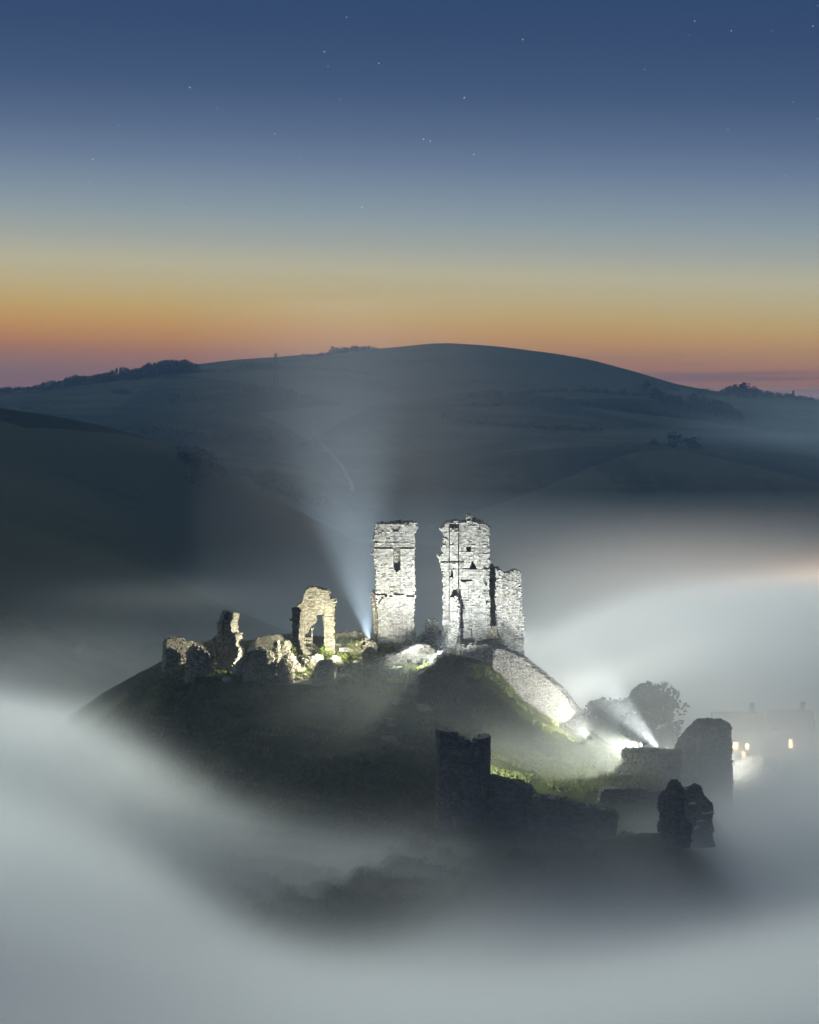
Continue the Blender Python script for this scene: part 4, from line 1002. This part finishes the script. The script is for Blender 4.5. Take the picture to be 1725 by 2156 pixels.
hedge(CK((215, 300), (330, 285), (480, 280), (620, 268), (800, 275), (1000, 288)), 'upper field hedge across the right slope of the hill', 150, (3, 7), 4)
hedge(CK((170, 335), (300, 335), (420, 326), (540, 322)), 'middle field hedge left on the right slope of the hill', 70, (3, 6), 3)
hedge(CK((600, 306), (720, 322), (850, 345), (1000, 368), (1120, 378), (1260, 388)), 'long field hedge falling to the lower right wood', 110, (3, 7), 3)
hedge(CK((150, 370), (205, 405), (350, 412), (500, 424), (650, 430), (800, 438)), 'lowest field hedge above the valley fog', 120, (3, 6), 3)
ribbon('path', [fhit(*CJ(p)[0], 1000, 2600) for p in ((1200, 335), (1300, 350), (1325, 378), (1312, 412), (1335, 470), (1390, 530), (1440, 580), (1470, 640), (1485, 690))], 2.4, simple_mat('chalk_track', (0.04, 0.042, 0.034, 1), (0.08, 0.08, 0.065, 1), 0.3), fz, 0.5)
# mast on the slope
(a,), (b,) = CJ((1163, 266)), CJ((1163, 108)); q = fhit(*a, 1400, 2600); H = P(b[0], b[1], q[1])[2] - q[2]
M_STEEL = simple_mat('galvanised_steel', (0.025, 0.025, 0.028, 1), (0.05, 0.05, 0.055, 1), 0.5, 0.7, 0)
mast = tag(empty('lattice_mast', q), 'tall lattice radio mast on the slope, its top above the skyline', 'mast')
for sx in (-1, 1):
    for sy in (-1, 1):
        b = Lump(); b.tube((sx * 1.8, sy * 1.8, -1), (sx * .7, sy * .7, H), .42, .34); b.build('leg', M_STEEL, mast)
b = Lump(); n = 26
for i in range(n):
    z0_, z1_ = H * i / n, H * (i + 1) / n; w0, w1 = 1.8 - 1.1 * i / n, 1.8 - 1.1 * (i + 1) / n; sg = 1 if i % 2 else -1
    for c0, c1 in (((-1, -1), (1, -1)), ((1, 1), (-1, 1)), ((-1, 1), (-1, -1)), ((1, -1), (1, 1))):
        u, v = (c0, c1) if sg > 0 else (c1, c0)
        b.tube((u[0] * w0, u[1] * w0, z0_), (v[0] * w1, v[1] * w1, z1_), .16, .16, 4)
b.build('bracing', M_STEEL, mast)
b = Lump()
for z in (.78, .84, .9): b.tube((-1.1, -.9, H * z), (-1.1, -.9, H * z + 2.6), .28, .28); b.tube((1.1, -.9, H * z), (1.1, -.9, H * z + 2.6), .28, .28)
b.build('antenna', M_STEEL, mast)
b = Lump(); b.tube((0, 0, H), (0, 0, H + 3), .12, .05); b.build('lightning_rod', M_STEEL, mast)
# summit barrow, posts
(a,) = CK((155, 71)); q = P(a[0], a[1], 2500)
bm = bmesh.new(); bmesh.ops.create_icosphere(bm, subdivisions=3, radius=1)
for v in bm.verts: v.co = Vector((v.co.x * 9, v.co.y * 9, v.co.z * 3.2 + .4 * float(fbm(np.array([v.co.x * 3]), np.array([v.co.y * 3]), 2)[0])))
me = bpy.data.meshes.new('barrow'); bm.to_mesh(me); bm.free(); me.materials.append(M_HILL)
o = bpy.data.objects.new('burial_mound', me); COL.objects.link(o); o.location = (q[0], 2500, q[2] - 2.6); tag(o, 'small round burial mound on the very top of the hill', 'mound', kind='thing')
for (x, y0, y1, lab) in ((455, 88, 106, 'taller thin post on the skyline right of the summit'), (508, 104, 112, 'short stubby post on the skyline right of the thin post')):
    (a,), (c,) = CK((x, y1)), CK((x, y0)); q = P(a[0], a[1], 2480); hh = P(c[0], c[1], 2480)[2] - q[2]
    p_ = tag(empty('post', q), lab, 'post'); b = Lump(); b.tube((0, 0, -4), (0, 0, hh), .3, .25); b.build('pole', M_WOOD, p_)
    b = Lump(); b.box(-.9, .9, -.15, .15, hh * .7, hh * .95); b.build('board', M_WOOD, p_)
for k, (x, y) in enumerate(((95, 342), (126, 340), (190, 337))):
    (a,) = CJ((x, y)); q = fhit(a[0], a[1] + 1, 900, 2600)
    hedge([(a[0] - 2.5, a[1] + 1), (a[0] + 3, a[1] + 1)], ('leftmost', 'middle', 'rightmost and longest')[k] + ' small dark gorse bush on the pale field edge at the left', 5, (2, 3.5), 1.5, 900)
# ------------------------------------------------------------------ trees and village beyond the bailey
(a,) = CH((560, 455)); q = P(a[0], a[1], 345); tree((q[0], 345, q[2] - 1.5), 12.8, 'big round tree behind the broad ruin with light under it', 'near', 1.2, 1, mat=M_LEAF)
(a,) = CH((280, 440)); q = P(a[0], a[1], 362); tree((q[0], 362, q[2] - 1.5), 10.5, 'faint spreading tree left of the big round tree', 'near', 1.45, 2, mat=M_LEAF)
(a,) = CH((20, 262)); q = P(a[0], a[1], 345); tree((q[0], 345, q[2] - 1.2), 4.2, 'small lit bush at the foot of the sloping curtain wall', 'bush', 1.0, 1, mat=M_LEAF)
for (x, y, h, w, D, lab) in ((1270, 420, 6, 1.4, 362, 'dark round tree beside the lit village windows'), (1440, 430, 4.5, 1.6, 366, 'low dark tree between the village windows'), (1600, 440, 6, 1.5, 362, 'dark tree at the far right edge in the fog'), (1330, 560, 7, 1.3, 345, 'tree glowing in lamp light right of the gate tower')):
    (a,) = CH((x, y)); q = P(a[0], a[1], D); tree((q[0], D, q[2] - h * .75), h, lab, 'near', w, random.randrange(3), mat=M_LEAF)
mass('ruin_lump', 'floodlit jagged ruin glowing right of the gate tower', 'ruin', CH((1122, 760), (1128, 640), (1136, 560), (1150, 512), (1190, 500), (1240, 478), (1290, 470), (1330, 492), (1340, 640), (1340, 760)), 332.0, 2.4, mat=M_ASHLAR, nparts=40)
(a,), (b,) = CH((303, 455)), CH((303, 355)); wall('stone_pillar', 'thin pale stone post lit up below the faint spreading tree', 'post', CH((292, 455), (294, 372), (302, 355), (310, 372), (313, 455)), 352.0, 0.6, mat=M_ASHLAR, stone=(.5, .35), nparts=6, jag=.05)
M_GLASS = bpy.data.materials.new('lit_window'); M_GLASS.use_nodes = True
t_ = NT(M_GLASS); b_ = t_.n['Principled BSDF']; b_.inputs['Base Color'].default_value = (.8, .5, .2, 1); b_.inputs['Emission Color'].default_value = (1.0, 0.62, 0.22, 1); b_.inputs['Emission Strength'].default_value = 90.0
M_WHITEWASH = simple_mat('pale_cottage_wall', (0.10, 0.095, 0.085, 1), (0.18, 0.17, 0.15, 1), 1.2)
M_ROOF = simple_mat('stone_roof', (0.08, 0.075, 0.07, 1), (0.16, 0.15, 0.14, 1), 2.0)
def cottage(x, y, D, w, h, wins, label):
    (a,) = CH((x, y)); q = P(a[0], a[1], D); ht = tag(empty('cottage', q), label, 'house')
    b = Lump(); b.box(-w / 2, w / 2, 0, 6, -5, h); b.build('wall', M_WHITEWASH, ht)
    b = Lump(); n = len(b.v); e = .4
    b.v.extend([(-w / 2 - e, -e, h + .01), (w / 2 + e, -e, h + .01), (w / 2 + e, 6 + e, h + .01), (-w / 2 - e, 6 + e, h + .01), (-w / 2 - e, 3, h + 3), (w / 2 + e, 3, h + 3)])
    b.f.extend([(0, 1, 5, 4), (2, 3, 4, 5), (0, 4, 3), (1, 2, 5), (3, 2, 1, 0)]); rf = b.build('roof', M_ROOF, ht)
    b = Lump(); b.box(w / 4, w / 4 + .8, 2.6, 3.4, h + 1.5, h + 4.4); b.build('chimney', M_WHITEWASH, rf)
    for (wx, wy, ww, wh) in wins:
        (c,) = CH((wx, wy)); s = P(c[0], c[1], D); u, z = s[0] - q[0], s[2] - q[2]
        b = Lump()
        for (u0, u1, v0, v1) in ((-ww / 2 - .09, -ww / 2, -wh / 2 - .09, wh / 2 + .09), (ww / 2, ww / 2 + .09, -wh / 2 - .09, wh / 2 + .09), (-ww / 2, ww / 2, wh / 2, wh / 2 + .09), (-ww / 2, ww / 2, -wh / 2 - .09, -wh / 2), (-.03, .03, -wh / 2, wh / 2)):
            b.box(u + u0, u + u1, -.12, -.003, z + v0, z + v1)
        f = b.build('window', M_WOOD, ht)
        b = Lump(); b.box(u - ww / 2 + .005, u + ww / 2 - .005, -.05, -.004, z - wh / 2 + .005, z + wh / 2 - .005); b.build('pane', M_GLASS, f)
cottage(1170, 460, 358, 8, 3.6, [(1131, 403, .95, 1.05), (1218, 408, .5, .9), (1196, 470, .5, 1.3)], 'cottage with glowing orange windows just right of the gate tower')
cottage(1540, 440, 360, 7, 3.4, [(1523, 390, .5, 1.3)], 'cottage with one narrow glowing window at the far right')
# ------------------------------------------------------------------ grass, ivy and bushes on the ruins
M_TUFT = simple_mat('grass_blades', (0.045, 0.06, 0.016, 1), (0.13, 0.14, 0.04, 1), 1.2, 0.8, 0)
M_IVY = simple_mat('ivy_leaves', (0.03, 0.05, 0.012, 1), (0.12, 0.14, 0.03, 1), 1.5, 0.7, 0)
tv, tf = [], []
pts = []
for _ in range(52000):
    x = random.uniform(-46, 24); y = random.uniform(258, 366); pts.append((x, y))
for _ in range(9000):
    pts.append((random.uniform(4, 48), random.uniform(280, 345)))
px = np.array([p[0] for p in pts]); py = np.array([p[1] for p in pts]); pz = near_z(px, py); dn = vnoise(px / 2.5, py / 2.5, 77)
for x, y, z, d in zip(px, py, pz, dn):
    if d < 0.42: continue
    hgt = 0.15 + 0.95 * d * d * random.random(); w = 0.18
    for k in range(3):
        a = random.uniform(0, 6.28); dx, dy = math.cos(a) * w, math.sin(a) * w; n = len(tv)
        tv.extend(((x - dx, y - dy, z - .05), (x + dx, y + dy, z - .05), (x + random.uniform(-.25, .25), y + random.uniform(-.25, .25), z + hgt))); tf.append((n, n + 1, n + 2))
tag(mesh_obj('grass', tv, tf, M_TUFT), 'rough grass tufts growing over the castle hill', kind='stuff')
def bushy(x, y, D, r, n, label, name='ivy', cat='ivy', size=.16, group=None):
    q = P(x, y, D); b = Lump(); st_ = Lump()
    for k in range(max(2, n // 60)):
        e = (random.uniform(-r, r) * .8, random.uniform(-.5, .3), random.uniform(-.3, .5) * r)
        leaves(b, e, r * .55, 60, size, .8); st_.tube((0, 0, -r * .8), e, .04, .015, 4)
    rt = tag(empty(name, q), label, cat, group); st_.build('stem', M_BARK, rt); b.build('leaves', M_IVY, rt)
for (x, y, D, r, n, lab) in ((838, 1362, 352.6, 1.5, 300, 'bright ivy hanging at the foot of the narrow keep tower'), (862, 1352, 352.4, 1.0, 200, 'leafy plant at the right foot of the narrow keep tower'), (800, 1368, 351, 1.3, 240, 'mossy bush at the left foot of the narrow keep tower'),
                             (815, 1385, 349, 1.5, 240, 'yellow green bush on the bank under the narrow keep tower'), (745, 1362, 348, 1.2, 200, 'moss cushion on the white topped rubble heap'), (735, 1385, 345, 1.3, 220, 'mossy clump below the white topped rubble heap'),
                             (690, 1372, 345, 1.0, 200, 'green bush at the foot of the arched ruin'), (610, 1372, 340, .8, 140, 'grass tussock on the slope of tumbled stones'), (926, 1335, 356, .9, 140, 'moss patch on the leaning pinnacle'),
                             (720, 1395, 343, 1.1, 200, 'low bush beside the low mossy stump'), (1150, 1520, 333.5, 1.2, 160, 'grass lit yellow green at the foot of the sloping curtain wall')):
    bushy(x, y, D, r, n, lab)
for k in range(16):
    x, y = random.uniform(380, 900), random.uniform(1480, 1790)
    if y > 1480 + (x - 330) * .62 + 120: continue
    q = hit(x, y); 
    tree((q[0], q[1], q[2] - .2), random.uniform(.5, .9), 'small gorse bush on the dark front slope of the castle hill', 'bush', random.uniform(1, 1.6), None, 'gorse on the front slope', M_LEAF)
# ------------------------------------------------------------------ stars
M_STAR = bpy.data.materials.new('starlight'); M_STAR.use_nodes = True
t_ = NT(M_STAR); b_ = t_.n['Principled BSDF']; b_.inputs['Emission Color'].default_value = (.9, .95, 1, 1); b_.inputs['Emission Strength'].default_value = 0.5
bm = bmesh.new(); bmesh.ops.create_icosphere(bm, subdivisions=1, radius=1.0); star_me = bpy.data.meshes.new('star'); bm.to_mesh(star_me); bm.free(); star_me.materials.append(M_STAR)
for (x, y, m) in ((730, 36, 1), (683, 109, 1.1), (798, 133, 1.1), (691, 140, .6), (1101, 83, 1.2), (1463, 44, 1.1), (1540, 65, 1.1), (1712, 55, 1.1), (1722, 250, .8), (400, 184, 1.2), (978, 206, 1.3), (458, 228, .6), (579, 282, .9), (892, 293, 1.2), (906, 297, 1.1), (196, 335, 1.1),
                  (630, 332, .6), (998, 325, 1), (762, 437, 1.2), (190, 384, .7), (392, 436, .6), (1357, 146, .7), (1533, 273, .7), (1670, 215, .6), (1655, 370, .6), (250, 263, .6), (716, 210, .6), (1452, 74, .6), (1625, 65, .6), (1722, 12, .8), (1040, 560, .5), (350, 560, .5)):
    d = ray(x, y); o = bpy.data.objects.new('star', star_me); COL.objects.link(o); o.location = tuple(np.array([0, 0, CAM_Z]) + d / d[1] * 9000)
    s = 2.1 * m; o.scale = (s, s, s); tag(o, 'small white star in the dusk sky', 'star', 'stars in the dusk sky')
# ------------------------------------------------------------------ floodlights
def flood(loc, target, power, size=60, blend=0.5, color=(1, 1, 1), radius=0.25, label=None, kind='SPOT', body=True, soft=None):
    loc = tuple(map(float, loc)); q = (Vector(tuple(map(float, target))) - Vector(loc)).to_track_quat('-Z', 'Y')
    ld = bpy.data.lights.new('lamp', kind)
    ld.energy = power; ld.color = color; ld.shadow_soft_size = radius
    if kind == 'SPOT': ld.spot_size = math.radians(size); ld.spot_blend = blend
    o = bpy.data.objects.new('lamp', ld); COL.objects.link(o)
    if body:
        r = tag(empty('floodlight', loc), label, 'floodlight'); r.rotation_mode = 'QUATERNION'; r.rotation_quaternion = q
        o.parent = r; o.location = (0, 0, -0.06)
        b = Lump(); b.box(-.3, .3, -.22, .22, .05, .30, .0); b.build('housing', M_STEEL, r)
        b = Lump()
        for u0, u1, v0, v1 in ((-.34, -.30, -.26, .26), (.30, .34, -.26, .26), (-.30, .30, -.26, -.22), (-.30, .30, .22, .26)): b.box(u0, u1, v0, v1, -.03, .12)
        b.build('frame', M_STEEL, r)
        b = Lump(); b.box(-.295, .295, -.215, .215, .028, .045); b.build('lens', M_LENS, r)
        b = Lump(); b.box(-.40, -.36, -.04, .04, -.06, .75); b.box(.36, .40, -.04, .04, -.06, .75); b.box(-.36, .36, -.04, .04, .71, .75); b.build('yoke', M_STEEL, r)
    else:
        o.location = loc; o.rotation_mode = 'QUATERNION'; o.rotation_quaternion = q
    return o
M_LENS = bpy.data.materials.new('lamp_lens'); M_LENS.use_nodes = True
b_ = M_LENS.node_tree.nodes['Principled BSDF']; b_.inputs['Emission Color'].default_value = (1, .98, .9, 1); b_.inputs['Emission Strength'].default_value = 12.0
WARM = (1.0, 0.97, 0.83); COOL = (0.93, 0.98, 1.0); GREENISH = (0.93, 1.0, 0.80)
def up(p, h): return (p[0], p[1], max(p[2], gz(p[0], p[1])) + h)
WHITE = (1.0, 0.985, 0.93)
flood(up(P(930, 1388, 341.5), 0.7), P(985, 1130, 354), 35000, 118, 1.0, COOL, label='bright floodlight on the crest of the bank below the wider keep tower')
flood(up(P(862, 1404, 338.0), 1.0), P(836, 1120, 354), 33000, 108, 1.0, WHITE, label='floodlight by the dark flat topped block, aimed at the narrow tower')
flood(up(P(778, 1372, 356.6), 0.35), P(722, 1000, 370), 560000, 42, 0.9, (0.70, 0.86, 1.0), label='floodlight beside the narrow tower throwing its beam into the sky')
flood(up(P(765, 1398, 336.0), 3.2), P(520, 1390, 338.0), 68000, 84, 0.9, WARM, label='floodlight on the path, shining left along the row of ruins')
flood(up(P(718, 1400, 337.5), 2.4), P(682, 1310, 350), 30000, 110, 0.9, WARM, label='floodlight aimed at the arched ruin')
flood(up(P(1240, 1570, 318), 1.2), P(1100, 1420, 341), 66000, 74, 1.0, WHITE, label='floodlight at the low end of the sloping curtain wall')
flood(up(P(1180, 1535, 331), 0.4), P(1150, 1490, 337), 3000, 130, 0.8, GREENISH, label='small floodlight on the grass at the foot of the sloping curtain wall')
flood(up(P(1395, 1592, 323), 0.6), P(1262, 1440, 338), 260000, 26, 1.0, COOL, label='floodlight behind the broad ruin with a beam towards the keep')
flood(up(P(1402, 1585, 326), 0.4), P(1390, 1540, 345), 3500, 130, 0.6, WARM, label='floodlight behind the broad ruin under the big round tree')
flood(up(P(1350, 1600, 308), 2.2), P(1080, 1640, 300), 36000, 90, 1.0, GREENISH, label='floodlight by the broad ruin, spread over the bailey grass')
flood(up(P(1535, 1640, 324), 0.8), P(1580, 1605, 332), 22000, 140, 0.6, (1, .98, .86), label='floodlight hidden behind the gate tower, lighting the jagged ruin')
flood(up(P(1075, 1430, 368), 2), P(1500, 1340, 430), 150000, 110, 1.0, (1, 1, .92), radius=1.0, label='added floodlight hidden behind the high rubble wall, shining out over the fog')  # added out of sight to brighten the fog bank on the right
flood(up(P(925, 1386, 343.0), 0.9), P(640, 1580, 314), 110000, 52, 0.7, GREENISH, label='floodlight on the crest of the bank, glaring towards the lower slope')
flood(P(1990, 1190, 560), P(1690, 1235, 470), 520000, 54, 0.9, (1.0, 0.46, 0.16), radius=1.0, body=False)
flood(up(P(585, 1424, 335.0), 1.4), P(400, 1385, 336.0), 22000, 70, 0.7, WARM, label='floodlight by the small dark lump, aimed at the pale block on the far left')
flood(up(P(884, 1404, 336.5), 0.5), P(885, 1345, 352), 5000, 140, 0.8, WHITE, label='small added fill lamp low on the steps, washing the fallen slab')  # fill lamp added to lighten the slab and pinnacle below the keep
flood(up(P(985, 1600, 288), 0.9), P(1260, 1640, 302), 34000, 110, 1.0, (0.96, 1.0, 0.84), label='added fill lamp hidden behind the round tower, skimming over the bailey grass')  # added out of view so the bailey glows behind the dark curtain wall
